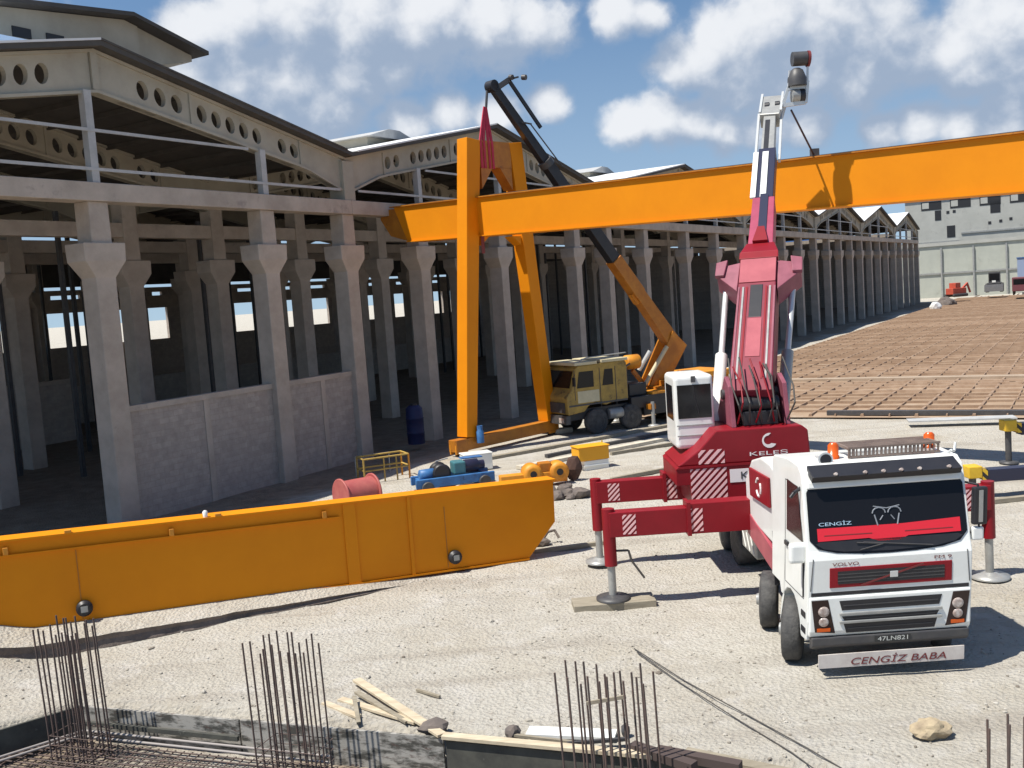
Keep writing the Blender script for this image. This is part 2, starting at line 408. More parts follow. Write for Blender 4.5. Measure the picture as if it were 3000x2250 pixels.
# ------------------------------------------------------------------ mesh helpers
class MB:
    def __init__(s):
        s.v = []; s.f = []; s.sm = []
    def add(s, vs, fs, smooth=False):
        o = len(s.v)
        s.v += [Vector(p) for p in vs]
        s.f += [tuple(i + o for i in f) for f in fs]
        s.sm += [smooth] * len(fs)
        return s
    def hexa(s, p):                       # 8 points: bottom 4 ccw, top 4 ccw
        return s.add(p, [(3, 2, 1, 0), (4, 5, 6, 7), (0, 1, 5, 4), (1, 2, 6, 5), (2, 3, 7, 6), (3, 0, 4, 7)])
    def box(s, a, b):
        x0, y0, z0 = a; x1, y1, z1 = b
        return s.hexa([(x0, y0, z0), (x1, y0, z0), (x1, y1, z0), (x0, y1, z0), (x0, y0, z1), (x1, y0, z1), (x1, y1, z1), (x0, y1, z1)])
    def cbox(s, c, sz, rz=0.0):
        hx, hy, hz_ = [q / 2 for q in sz]
        ca, sa = math.cos(rz), math.sin(rz)
        p = []
        for z in (-hz_, hz_):
            for x, y in ((-hx, -hy), (hx, -hy), (hx, hy), (-hx, hy)):
                p.append((c[0] + x * ca - y * sa, c[1] + x * sa + y * ca, c[2] + z))
        return s.hexa(p)
    def frame(s, a, b, up=(0, 0, 1)):
        a, b = Vector(a), Vector(b)
        d = (b - a).normalized()
        u = Vector(up)
        if abs(d.dot(u)) > 0.99:
            u = Vector((0, 1, 0))
        r = d.cross(u).normalized()
        return a, b, d, r, r.cross(d).normalized()
    def bar(s, a, b, w, h, w2=None, h2=None, up=(0, 0, 1), off=(0, 0)):
        a, b, d, r, u = s.frame(a, b, up)
        w2 = w if w2 is None else w2; h2 = h if h2 is None else h2
        o = r * off[0] + u * off[1]
        p = []
        for c, ww, hh in ((a + o, w, h), (b + o, w2, h2)):
            p += [c - r * ww / 2 - u * hh / 2, c + r * ww / 2 - u * hh / 2, c + r * ww / 2 + u * hh / 2, c - r * ww / 2 + u * hh / 2]
        return s.hexa(p)
    def tube(s, a, b, r1, n=10, r2=None, caps=True):
        a, b, d, r, u = s.frame(a, b)
        r2 = r1 if r2 is None else r2
        p = []
        for c, rr in ((a, r1), (b, r2)):
            for i in range(n):
                t = 2 * math.pi * i / n
                p.append(c + r * math.cos(t) * rr + u * math.sin(t) * rr)
        s.add(p, [(i, (i + 1) % n, n + (i + 1) % n, n + i) for i in range(n)], True)
        if caps:
            s.add(p[:n], [tuple(range(n))[::-1]]); s.add(p[n:], [tuple(range(n))])
        return s
    def path(s, pts, r, n=6):
        for a, b in zip(pts[:-1], pts[1:]):
            s.tube(a, b, r, n)
        return s
    def lathe(s, a, d, prof, n=20):        # prof: (dist along d, radius)
        a = Vector(a); d = Vector(d).normalized()
        u = Vector((0, 0, 1)) if abs(d.z) < 0.9 else Vector((1, 0, 0))
        r = d.cross(u).normalized(); u = r.cross(d)
        p = []
        for t, rr in prof:
            for i in range(n):
                q = 2 * math.pi * i / n
                p.append(a + d * t + (r * math.cos(q) + u * math.sin(q)) * rr)
        fs = []
        for k in range(len(prof) - 1):
            for i in range(n):
                j = (i + 1) % n
                fs.append((k * n + i, k * n + j, (k + 1) * n + j, (k + 1) * n + i))
        s.add(p, fs, True)
        s.add(p[:n], [tuple(range(n))[::-1]]); s.add(p[-n:], [tuple(range(n))])
        return s
    def prism(s, pts, off):                # planar polygon extruded by vector
        off = Vector(off); n = len(pts)
        p = [Vector(q) for q in pts]; p += [q + off for q in p]
        return s.add(p, [tuple(range(n))[::-1], tuple(range(n, 2 * n))] + [(i, (i + 1) % n, n + (i + 1) % n, n + i) for i in range(n)])
    def blob(s, c, r, sub=2, amp=0.3, fr=1.5, seed=0, squash=1.0):
        bm = bmesh.new()
        bmesh.ops.create_icosphere(bm, subdivisions=sub, radius=1.0)
        o = len(s.v)
        for v in bm.verts:
            k = 1 + amp * noise.noise(v.co * fr + Vector((seed * 7.3, seed * 3.1, 0)))
            q = v.co * k
            s.v.append(Vector((c[0] + q.x * r[0], c[1] + q.y * r[1], c[2] + q.z * r[2] * squash)))
        for f in bm.faces:
            s.f.append(tuple(v.index + o for v in f.verts)); s.sm.append(False)
        bm.free()
        return s
    def build(s, name, material, parent=None, bevel=0.0, seg=2, label=None, solid=0.0):
        inv = Matrix.Identity(4)
        root = parent
        if parent is not None:
            while root.parent is not None:
                root = root.parent
            inv = FR[root.name].inverted() if s.world else Matrix.Identity(4)
        me = bpy.data.meshes.new(name)
        me.from_pydata([inv @ p for p in s.v], [], s.f)
        me.polygons.foreach_set('use_smooth', s.sm)
        bm = bmesh.new(); bm.from_mesh(me)
        bmesh.ops.recalc_face_normals(bm, faces=bm.faces)
        bm.to_mesh(me); bm.free()
        me.materials.append(material)
        o = bpy.data.objects.new(name, me)
        COL.objects.link(o)
        if parent is not None:
            o.parent = parent
        if bevel > 0:
            bv = o.modifiers.new('bevel', 'BEVEL'); bv.width = bevel; bv.segments = seg
            bv.limit_method = 'ANGLE'; bv.angle_limit = R(40)
        if solid > 0:
            so = o.modifiers.new('solid', 'SOLIDIFY'); so.thickness = solid; so.offset = 0
        if label:
            o['label'] = label
        return o
    world = True
class LB(MB):                              # authored in the thing's own frame
    world = False
FR = {}
def thing(name, label, cat, loc=(0, 0, 0), rz=0.0, group=None, tilt=None):
    o = bpy.data.objects.new(name, None)
    COL.objects.link(o)
    o.location = loc
    o.rotation_euler = (0, 0, rz) if tilt is None else tilt
    o.empty_display_size = 0.2
    o['label'] = label; o['category'] = cat
    if group:
        o['group'] = group
    FR[o.name] = Matrix.Translation(Vector(loc)) @ o.rotation_euler.to_matrix().to_4x4()
    return o
def solo(mb, name, label, cat, material, group=None, bevel=0.0, kind=None):
    "a thing that is one mesh, its origin under its middle"
    c = Vector((sum(p.x for p in mb.v), sum(p.y for p in mb.v), 0)) / len(mb.v)
    c.z = min(p.z for p in mb.v)
    mb.v = [p - c for p in mb.v]
    o = mb.build(name, material, None, bevel)
    o.location = c
    if kind:
        o['kind'] = kind
    if label:
        o['label'] = label; o['category'] = cat
    if group:
        o['group'] = group
    return o
def copy_tree(o, parent=None):
    c = o.copy(); COL.objects.link(c)
    if parent is not None:
        c.parent = parent
    for ch in list(o.children):
        copy_tree(ch, c)
    return c
def text(body, name, material, parent, origin, xdir, ydir, height, width=None, thick=0.004, local=False, align='CENTER', shear=0.0):
    cu = bpy.data.curves.new('t', 'FONT'); cu.body = body; cu.size = 1.0; cu.align_x = align; cu.extrude = 0.0; cu.shear = shear
    to = bpy.data.objects.new('t', cu)
    dg = bpy.context.evaluated_depsgraph_get()
    COL.objects.link(to); dg.update()
    me = to.evaluated_get(dg).to_mesh()
    vs = [v.co.copy() for v in me.vertices]; fs = [tuple(p.vertices) for p in me.polygons]
    bpy.data.objects.remove(to)
    x0, x1 = min(v.x for v in vs), max(v.x for v in vs); y0, y1 = min(v.y for v in vs), max(v.y for v in vs)
    sy = height / max(1e-6, y1 - y0); sx_ = sy if width is None else width / max(1e-6, x1 - x0)
    X, Y = Vector(xdir).normalized(), Vector(ydir).normalized(); Z = X.cross(Y)
    O = Vector(origin)
    mb = (CB if local == 'cab' else LB if local else MB)()
    p = [O + X * (v.x - (x0 + x1) / 2) * sx_ + Y * (v.y - (y0 + y1) / 2) * sy + Z * thick for v in vs]
    q = [v - Z * thick * 0.8 for v in p]
    mb.add(p, fs); mb.add(q, [f[::-1] for f in fs])
    return mb.build(name, material, parent)

# ================================================================== SETTING
HB = Vector((-6.52, 44.54, 0)); HAZ = R(30.6)
HD = Vector((math.sin(HAZ), math.cos(HAZ), 0)); HN = Vector((HD.y, -HD.x, 0))
HRZ = math.atan2(HD.y, HD.x)
def loc2(p):
    q = Vector((p[0], p[1], 0)) - HB
    return q.dot(HD), -q.dot(HN)
def W(s, inw, z=0.0):
    return HB + HD * s - HN * inw + Vector((0, 0, z))

# formwork edge of the foundation pit in the foreground
PITL = [Vector((-13.0, 13.2)), Vector((-8.05, 17.25)), Vector((-1.45, 14.9)), Vector((2.5, 13.45)), Vector((9.5, 10.9))]
def pit_dist(x, y):
    "positive on the camera side of the formwork"
    best = 1e9; sg = -1
    p = Vector((x, y))
    ins = True
    for a, b in zip(PITL[:-1], PITL[1:]):
        d = (b - a); n_ = Vector((d.y, -d.x)).normalized()
        h = (p - a).dot(n_)
        best = min(best, h)
    return best
def axis(dense0, dense1, step, lo, hi, g):
    v = []; x = dense0
    while x < dense1:
        v.append(x); x += step
    st = step; x = dense1
    while x < hi:
        v.append(x); st *= g; x += st
    v.append(hi)
    st = step; x = dense0 - step
    pre = []
    while x > lo:
        pre.append(x); st *= g; x -= st
    pre.append(lo)
    return pre[::-1] + v
def ground_z(x, y):
    if pit_dist(x, y) > -0.28:
        return -0.55 + .04 * noise.noise(Vector((x * 2, y * 2, 1)))
    d = math.hypot(x - 2, y - 20)
    k = max(0.0, 1 - d / 60.0)
    z = k * (0.06 * noise.noise(Vector((x * 0.35, y * 0.35, 3))) + 0.035 * noise.noise(Vector((x * 1.3, y * 1.3, 9)))
             + 0.018 * noise.noise(Vector((x * 3.7, y * 3.7, 5))))
    i2 = loc2((x, y))[1]
    z -= .31 * min(1, max(0, (i2 + 4.0) / 3.0)) if x < 60 else .31
    # low bank of spoil in front of the lying girder's left end
    z += 0.42 * math.exp(-((x + 11.6) / 1.6) ** 2 - ((y - 19.2) / 0.8) ** 2)
    return z
gx = axis(-16, 14, 0.2, -2500, 2500, 1.14)
gy = axis(9, 30, 0.2, -300, 4500, 1.12)
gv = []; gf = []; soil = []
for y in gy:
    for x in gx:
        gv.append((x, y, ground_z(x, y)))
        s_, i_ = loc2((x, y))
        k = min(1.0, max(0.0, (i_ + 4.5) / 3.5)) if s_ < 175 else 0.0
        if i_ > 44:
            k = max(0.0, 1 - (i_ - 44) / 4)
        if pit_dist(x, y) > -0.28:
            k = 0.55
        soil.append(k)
nx = len(gx)
for j in range(len(gy) - 1):
    for i in range(nx - 1):
        a = j * nx + i
        gf.append((a, a + 1, a + nx + 1, a + nx))
me = bpy.data.meshes.new('ground'); me.from_pydata(gv, [], gf)
me.polygons.foreach_set('use_smooth', [True] * len(gf))
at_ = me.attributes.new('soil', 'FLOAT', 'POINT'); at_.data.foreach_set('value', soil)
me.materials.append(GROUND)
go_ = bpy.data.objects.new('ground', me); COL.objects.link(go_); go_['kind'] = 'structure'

# foundation slab laid with timber mats beside the hall
SLAB = mat('tan_slab_soil', (0.355, 0.255, 0.175), 0.95, (0.275, 0.19, 0.12), 0.35, bump=0.8, bscale=5, spots=(0.40, 0.315, 0.235), sscale=.8, sth=.56, detail=10)
sv, sf = [], []
ns_, ni_ = 180, 72
for i in range(ns_ + 1):
    for k in range(ni_ + 1):
        a = 12.0 + 160 * (i / ns_) ** 1.25; b = -5.0 - 57 * k / ni_
        z = .10 + .05 * noise.noise(Vector((a * .35, b * .35, 0))) + .03 * noise.noise(Vector((a * 1.1, b * 1.1, 4)))
        if k == 0 or i == 0: z = .08
        sv.append((a, b, z))
for i in range(ns_):
    for k in range(ni_):
        a = i * (ni_ + 1) + k; sf.append((a, a + ni_ + 1, a + ni_ + 2, a + 1))
sl = LB(); sl.add(sv, sf, True); sl.box((12.02, -61.9, -0.2), (172, -5.02, 0.0))
o = sl.build('foundation_slab', SLAB); o.location = HB; o.rotation_euler = (0, 0, HRZ); o['kind'] = 'structure'
rn = random.Random(3); mt = LB()
i0 = -5.6; k = 0
while i0 > -60:                                     # lines of bars along the hall
    w_ = (.10 if k % 2 else .045)
    s0 = 12.3
    while s0 < 170:
        ln = rn.uniform(5, 14); j_ = rn.uniform(-.10, .10)
        mt.hexa([(s0, i0 + j_ - w_, .06), (s0 + ln, i0 - w_, .06), (s0 + ln, i0 + w_, .06), (s0, i0 + j_ + w_, .06),
                 (s0, i0 + j_ - w_ * .6, .20), (s0 + ln, i0 - w_ * .6, .20), (s0 + ln, i0 + w_ * .6, .20), (s0, i0 + j_ + w_ * .6, .20)])
        s0 += ln - .2
    i0 -= 1.2; k += 1
s0 = 13.6; k = 0
while s0 < 170:                                     # lines across
    w_ = rn.choice((.05, .08, .18)); i0 = -5.4
    while i0 > -61:
        ln = rn.uniform(4, 11); j_ = rn.uniform(-.25, .25)
        mt.hexa([(s0 + j_ - w_, i0 - ln, .05), (s0 + j_ + w_, i0 - ln, .05), (s0 + w_, i0, .05), (s0 - w_, i0, .05),
                 (s0 + j_ - w_ * .6, i0 - ln, .23), (s0 + j_ + w_ * .6, i0 - ln, .23), (s0 + w_ * .6, i0, .23), (s0 - w_ * .6, i0, .23)])
        i0 -= ln - .3
    s0 += rn.uniform(1.1, 1.9); k += 1
o = mt.build('rebar_grid', mat('brown_bar_bundles', (.24, .155, .10), .9, (.32, .225, .155), 1.5)); o.location = HB; o.rotation_euler = (0, 0, HRZ); o['kind'] = 'stuff'
o['label'] = 'grid of rusty brown bars laid over the tan slab beside the hall'; o['category'] = 'rebar grid'
kb = LB(); kb.box((27.35, -60, .06), (28.1, -5.4, .27))
o = kb.build('kerb', mat('pale_kerb', (0.40, 0.315, 0.235), .9, (0.33, .25, .18), 1.0)); o.location = HB; o.rotation_euler = (0, 0, HRZ); o['kind'] = 'structure'
# sunlit strip of pale ground in front of the far wall
o = LB(); o.box((174, -140, -0.1), (186, -16, .5))
o = o.build('far_bank', STONE); o.location = HB; o.rotation_euler = (0, 0, HRZ); o['kind'] = 'structure'

# ================================================================== THE HALL
hall = thing('factory_hall', 'long unfinished concrete hall with rows of corbelled columns and a zigzag of gable roofs', 'hall', HB * 1.045 - Vector((0, 0, CAM_H * .045)), HRZ)
hall.scale = (1.045,) * 3
VAL = [-25.2, -0.5, 24.2, 56.0, 83.0, 109.0, 135.0, 159.0]
Z_V, Z_P = 13.15, 15.65           # roof underside at valley and ridge
DEPTH = 41.0
def roof_z(s):
    for a, b in zip(VAL[:-1], VAL[1:]):
        if a <= s <= b:
            m_ = (a + b) / 2; return Z_V + (Z_P - Z_V) * (1 - abs(s - m_) / ((b - a) / 2))
    return Z_V
def under_z(s):                    # underside of the gable girder
    for a, b in zip(VAL[:-1], VAL[1:]):
        if a <= s <= b:
            hw = (b - a) / 2; q = (hw - abs(s - (a + b) / 2)) / hw     # 0 valley .. 1 ridge
            z = roof_z(s)
            return z - 1.12 - 0.28 * q - max(0, 0.20 - q) * 2.2
    return Z_V - 1.3
# columns, front row then inner rows
def col_mesh(zt, wide=0.76):
    h = wide / 2; mb = LB()
    def ring(hx, hy, z):
        return [(-hx, -hy, z), (hx, -hy, z), (hx, hy, z), (-hx, hy, z)]
    prof = [(h * 1.04, h * 1.04, -1.2), (h, h, 7.9), (h * 1.02, h, 8.26), (h * 2.05, h * 1.25, 8.80), (h * 2.1, h * 1.28, 9.38), (h * 1.02, h * .95, 9.382), (h * .98, h * .95, zt)]
    vs = []
    for a in prof:
        vs += ring(*a)
    fs = [(3, 2, 1, 0)]
    for k in range(len(prof) - 1):
        for i in range(4):
            j = (i + 1) % 4
            fs.append((k * 4 + i, k * 4 + j, k * 4 + 4 + j, k * 4 + 4 + i))
    n_ = len(vs); fs.append((n_ - 4, n_ - 3, n_ - 2, n_ - 1))
    return mb.add(vs, fs)
FRONT = [-13.3, -5.6, -0.7, 4.8, 12.3, 21.4, 26.2, 32.5, 41.0, 48.2, 56.0, 62.5, 69.5, 76.3, 83.0, 89.5, 96.0, 102.5, 109.0, 115.5, 122.0, 128.5, 135.0, 141.0, 147.0, 153.0, 159.0]
c0 = col_mesh(10.72).build('column', CONC, hall, bevel=0.03)
c0.location = (FRONT[0], 0, 0)
for s_ in FRONT[1:]:
    c = c0.copy(); COL.objects.link(c); c.parent = hall; c.location = (s_, 0.0, 0)
c1 = col_mesh(11.9).build('column', CONC, hall, bevel=0.03)
c1.location = (-24.5, 8, 0)
INN = []
for r_, y_ in enumerate((8.2, 16.4, 24.6, 32.8, 40.6)):
    ss = [-24.5, -18.5, -12.3, -5.4, -0.4, 5.4, 12.3, 20.5, 28.5, 37.5, 47.0, 58.0]
    for s_ in ss[(1 if r_ == 0 else 0):(12 if r_ < 3 else 10)]:
        INN.append((s_, y_))
for s_, y_ in INN:
    c = c1.copy(); COL.objects.link(c); c.parent = hall; c.location = (s_, y_, 0)
ip = LB(); ip.box((-.09, -.09, -.2), (.09, .09, 11.8)); ip0 = ip.build('inner_post', DARKG, hall); ip0.location = (-20, 12, 0)
rq = random.Random(21)
for k in range(60):
    c = ip0.copy(); COL.objects.link(c); c.parent = hall; c.location = (rq.uniform(-22, 60), rq.uniform(10, 39), 0)
# eave beam per bay group, flush in front of the column heads
for a, b in zip(VAL[:-1], VAL[1:]):
    mb = LB(); mb.box((a + .004, -0.47, 10.72), (b - .004, 0.33, 11.32)); mb.build('eave_beam', CONC, hall, bevel=0.02)
for y_ in (8.2, 16.4, 24.6):
    mb = LB(); mb.box((-25, y_ - .3, 10.4), (100, y_ + .3, 11.0)); mb.build('inner_beam', CONC, hall)
# gable girders with rows of round holes
def girder(y_, gi, holes=True, tk=0.22):
    a, b = VAL[gi], VAL[gi + 1]; m_ = (a + b) / 2; hw = (b - a) / 2
    mb = LB()
    for sgn in (-1, 1):
        # fractions of the half span, ridge = 0 .. valley = 1; (start, end, holes)
        seg = [(0.012, .125, 0), (.125, .30, 3), (.30, .335, 0), (.335, .61, 5), (.61, .665, 0), (.665, .775, 2), (.775, 1.0, 0)]
        def P(f, v):
            s_ = m_ + sgn * hw * f
            zt, zb = roof_z(s_), under_z(s_)
            return (s_, 0, zb + (zt - zb) * v)
        for f0, f1, n_ in seg:
            if n_ == 0 or not holes:
                k = 4
                for i in range(k):
                    x0, x1 = f0 + (f1 - f0) * i / k, f0 + (f1 - f0) * (i + 1) / k
                    mb.add([P(x0, 0), P(x1, 0), P(x1, 1), P(x0, 1)], [(0, 1, 2, 3)])
                continue
            for i in range(n_):
                x0, x1 = f0 + (f1 - f0) * i / n_, f0 + (f1 - f0) * (i + 1) / n_
                cx, wd = (x0 + x1) / 2, (x1 - x0)
                K = 16; outer = []; inner = []
                rad_v = 0.24; rad_f = min(wd * .34, .27 / hw)
                for q in range(K):
                    t = 2 * math.pi * q / K
                    c_, s2 = math.cos(t), math.sin(t)
                    e_ = 0.5 / max(abs(c_), abs(s2))
                    outer.append(P(cx + wd * c_ * e_, .5 + s2 * e_))
                    inner.append(P(cx + rad_f * c_, .5 + rad_v * s2))
                mb.add(outer + inner, [(q, (q + 1) % K, K + (q + 1) % K, K + q) for q in range(K)])
                # corner fillers
                for cxs in (-1, 1):
                    for cz in (-1, 1):
                        pass
    o = mb.build('gable_girder', CONCB, hall, solid=tk)
    o.location = (0, y_, 0)
    # flanges, top and bottom
    fl = LB()
    for sgn in (-1, 1):
        st = [i / 16 for i in range(17)]
        for f0, f1 in zip(st[:-1], st[1:]):
            sa, sb = m_ + sgn * hw * f0, m_ + sgn * hw * f1
            for zf in (lambda s_: roof_z(s_) - .002, lambda s_: under_z(s_) + .10):
                p = [(sa, -.21, zf(sa) - .1), (sb, -.21, zf(sb) - .1), (sb, .21, zf(sb) - .1), (sa, .21, zf(sa) - .1)]
                fl.hexa(p + [(x, y, z + .1) for x, y, z in p])
        # stiffener ribs
    for f in (-1, -.775, -.32, -.0001, .32, .775):
        s_ = m_ + hw * f
        if -.01 < f < .01:
            fl.box((s_ - .13, -.2, under_z(s_) + .1), (s_ + .13, .2, roof_z(s_) - .1))
        elif abs(f) > .99:
            continue
        else:
            fl.box((s_ - .05, -.17, under_z(s_) + .1), (s_ + .05, .17, roof_z(s_) - .1))
    f_ = fl.build('girder_flange', CONCB, o)
    return o
for gi in range(7):
    girder(-0.12, gi)
    for y_ in ((8.2, 16.4, 24.6, 32.8, 40.6) if gi < 3 else (8.2, 24.6)):
        girder(y_, gi, holes=(gi < 3 and y_ < 20))
# heads over the valley columns
for s_ in VAL:
    mb = LB(); mb.box((s_ - .36, -.42, 11.32), (s_ + .36, .42, 13.0)); mb.build('valley_post', CONCB, hall, bevel=.02)
# roof slopes: dark deck, pale sheeting on top
for gi, (a, b) in enumerate(zip(VAL[:-1], VAL[1:])):
    m_ = (a + b) / 2
    for sgn in (-1, 1):
        e_ = a if sgn < 0 else b
        mb = LB()
        p = [(m_, -.75, Z_P + .02), (e_, -.75, Z_V + .02), (e_, DEPTH + .6, Z_V + .02), (m_, DEPTH + .6, Z_P + .02)]
        q = [(x, y, z + .17) for x, y, z in p]
        mb.hexa(p + q)
        sl_ = (Z_P - Z_V) / (m_ - e_)
        for k in range(1, 9):                       # purlins under the deck
            s_ = m_ + (e_ - m_) * k / 9
            z = Z_P - (Z_P - Z_V) * k / 9
            mb.box((s_ - .06, .2, z - .16), (s_ + .06, DEPTH, z + .018))
        mb.build('roof_slope', ROOFD, hall)
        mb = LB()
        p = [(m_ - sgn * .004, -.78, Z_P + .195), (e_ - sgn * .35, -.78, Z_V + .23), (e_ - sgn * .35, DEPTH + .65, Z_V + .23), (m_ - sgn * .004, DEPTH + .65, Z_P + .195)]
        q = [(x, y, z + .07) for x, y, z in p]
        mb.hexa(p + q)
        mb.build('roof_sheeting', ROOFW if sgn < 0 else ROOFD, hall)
# steel wind posts and rails in the open gables
for s_ in FRONT:
    if min(abs(s_ - v) for v in VAL) < 0.8:
        continue
    mb = LB(); mb.box((s_ - .14, -.40, 11.325), (s_ + .14, -.12, under_z(s_) + .1)); mb.build('wind_post', STEELP, hall)
for gi in range(7):
    a, b = VAL[gi], VAL[gi + 1]
    for z in (11.75, 13.0, 14.2):
        xs = [a + (b - a) * i / 80 for i in range(81)]
        ok = [x for x in xs if under_z(x) > z + .05 and .3 < x - a and .3 < b - x]
        if len(ok) > 1:
            mb = LB(); mb.box((ok[0], -.42, z - .05), (ok[-1], -.36, z + .05)); mb.build('wind_rail', STEELP, hall)
# low block walls between the front columns and across the inside
mb = LB(); mb.box((-12.9, -.12, -.3), (-5.99, .14, 3.75)); mb.build('block_wall', BLOCK, hall)
mb = LB(); mb.box((-5.2, -.12, -.3), (-1.09, .14, 3.75)); mb.build('block_wall', BLOCK, hall)
mb = LB(); mb.box((-12.9, -.17, 3.753), (-5.99, .19, 3.95)); mb.build('wall_coping', CONC, hall)
mb = LB(); mb.box((-5.2, -.17, 3.753), (-1.09, .19, 3.95)); mb.build('wall_coping', CONC, hall)
for s_ in (-9.4, -3.0):
    mb = LB(); mb.box((s_ - .13, -.15, -.3), (s_ + .13, -.123, 3.75)); mb.build('wall_stud', CONC, hall)
mb = LB(); mb.box((-26, 24.3, -.3), (3.0, 24.5, 3.4)); mb.build('inner_wall', BLOCK, hall)
mb = LB(); mb.box((-26, 24.26, 3.403), (3.0, 24.54, 3.65)); mb.build('inner_wall_coping', CONC, hall)
mb = LB(); mb.box((-25, 32.4, -.3), (110, 32.6, 2.6)); mb.build('inner_wall', BLOCK, hall)
# the back wall: block parapet, clear band with mullions, strip lights above
mb = LB(); mb.box((-26, 41.0, -.3), (159, 41.3, 5.1)); mb.build('back_wall', BLOCK, hall)
mb = LB(); mb.box((-26, 40.95, 7.75), (159, 41.35, 8.8)); mb.build('back_beam', CONC, hall)
mb = LB(); mb.box((-26, 40.95, 9.1), (159, 41.35, 9.5)); mb.build('back_rail', CONC, hall)
mb = LB(); mb.box((-26, 40.95, 9.75), (159, 41.35, 13.2)); mb.build('back_cladding', ROOFD, hall)
rb = random.Random(11); x = -26
while x < 150:
    w_ = rb.uniform(.6, 2.4); g_ = rb.uniform(2.0, 4.2)
    mb = LB(); mb.box((x, 41.02, 5.103), (x + w_, 41.28, 7.747)); mb.build('back_panel', BLOCK, hall)
    mb = LB(); mb.box((x - .4, 41.02, 8.803), (x + w_ + .6, 41.28, 9.097)); mb.build('back_panel', BLOCK, hall)
    x += w_ + g_
# closed end walls left and far right keep the inside dark
mb = LB(); mb.box((159.4, 3.5, -.3), (159.7, 40.9, 13)); mb.build('end_wall', BLOCK, hall)
for s_ in (70.0, 100.0, 130.0):
    mb = LB(); mb.box((s_, 12.0, -.3), (s_ + .3, 40.9, 10.3)); mb.build('cross_wall', BLOCK, hall)
# raised monitor on the nearest gable
mb = LB(); mb.prism([(-13.6, 3.6, 16.0), (-13.6, 3.6, 17.64), (-8.2, 3.6, 18.22), (-7.6, 3.6, 18.08), (-7.6, 3.6, 16.0)], (0, 26.4, 0)); mb.build('roof_monitor', CONCB, hall)
mb = LB()
p = [(-8.2, 3.0, 18.25), (-4.6, 3.0, 17.40), (-4.6, 30.5, 17.40), (-8.2, 30.5, 18.25)]
mb.hexa(p + [(x, y, z + .15) for x, y, z in p])
p = [(-14.2, 3.0, 17.6), (-8.204, 3.0, 18.25), (-8.204, 30.5, 18.25), (-14.2, 30.5, 17.6)]
mb.hexa(p + [(x, y, z + .15) for x, y, z in p]); mb.build('monitor_roof', ROOFD, hall)
mb = LB()
mb.prism([(-7.595, 3.7, 16.6), (-7.595, 3.7, 18.1), (-4.9, 3.7, 17.45), (-4.9, 3.7, 17.2)], (0, 26, 0)); mb.build('monitor_gable', CONCB, hall)
for x in (-12.6, -11.3):
    mb = LB(); mb.box((x - .35, 3.55, 16.75), (x + .35, 3.598, 17.1)); mb.build('monitor_vent', WINDK, hall)
mb = LB(); mb.box((-16, 2.2, 15.95), (-11.0, 3.2, 16.3)); mb.build('roof_light', mat('pale_blue_rooflight', (0.45, 0.60, 0.80), 0.3), hall)
# small monitors on the ridges behind
for gi in (1, 2, 3):
    m_ = (VAL[gi] + VAL[gi + 1]) / 2
    w_ = 1.9
    mb = LB(); mb.box((m_ - w_, 6.5, 15.2), (m_ + w_, 35, 16.0)); mb.build('roof_monitor', CONCB, hall)
    mb = LB()
    mb.prism([(m_ - w_ - .4, 6.0, 16.003), (m_ + w_ + .4, 6.0, 16.003), (m_ + .5, 6.0, 16.5), (m_ - .5, 6.0, 16.5)], (0, 30, 0))
    mb.build('monitor_roof', STEELP, hall)

# ================================================================== YELLOW GANTRY PARTS
# hoisted main girder: vertical face towards the camera's left
UGL, UGR = S(868, 480, 47.4), S(2212, 350, 29.2)
UGD = Vector((UGR.x - UGL.x, UGR.y - UGL.y, 0)).normalized(); UG0 = Vector((UGL.x, UGL.y, 0)) + UGD * 6.3; UGN = Vector((-UGD.y, UGD.x, 0))   # UGN points to the back right
ug = thing('box_girder', 'long orange yellow box girder hoisted across the site through the A frame legs', 'girder', W(0, 0) * 0 + UG0 + Vector((0, 0, 8.6)), 0)
UGZ0, UGZ1, UGLEN = S(880, 523, 47.3).z, S(2212, 414, 29.2).z, (UGR - UGL).xy.length
def ugp(t, o, z):
    "t along from the left end, o depth behind the face, z above its own underside"
    zb = UGZ0 + (UGZ1 - UGZ0) * ((t + 6.3) / UGLEN)
    return UG0 + UGD * t + UGN * o + Vector((0, 0, zb + z))
t0, t1, HH, WW = -6.75, 27.5, 1.71, 1.0
mb = MB()
prof = lambda t, z: ugp(t, 0, z)
mb.prism([prof(t0 + .75, .05), prof(t1, .05), prof(t1, HH - .05), prof(t0 - .05, HH - .05)], UGN * WW)
mb.build('girder_web', YEL, ug)
mb = MB(); mb.prism([ugp(t0 - .25, -.10, HH - .046), ugp(t1, -.10, HH - .046), ugp(t1, -.10, HH), ugp(t0 - .25, -.10, HH)], UGN * (WW + .2)); mb.build('girder_flange', ORG, ug)
mb = MB(); mb.prism([ugp(t0 + .75, -.09, 0), ugp(t1, -.09, 0), ugp(t1, -.09, .046), ugp(t0 + .75, -.09, .046)], UGN * (WW + .18)); mb.build('girder_flange', YEL, ug)
# bolted haunch at the left end
mb = MB(); mb.prism([ugp(t0 - .07, .12, HH - .10), ugp(t0 - 1.15, .12, HH - .10), ugp(t0 - 1.2, .12, HH - .55), ugp(t0 - .55, .12, .35), ugp(t0 + .66, .12, .05)], UGN * (WW - .24)); mb.build('end_bracket', ORG, ug, bevel=.02)
# rail on top and lifting lugs
mb = MB(); mb.prism([ugp(t0, .42, HH + .003), ugp(t1, .42, HH + .003), ugp(t1, .42, HH + .08), ugp(t0, .42, HH + .08)], UGN * .08); mb.build('crane_rail', DARKG, ug)
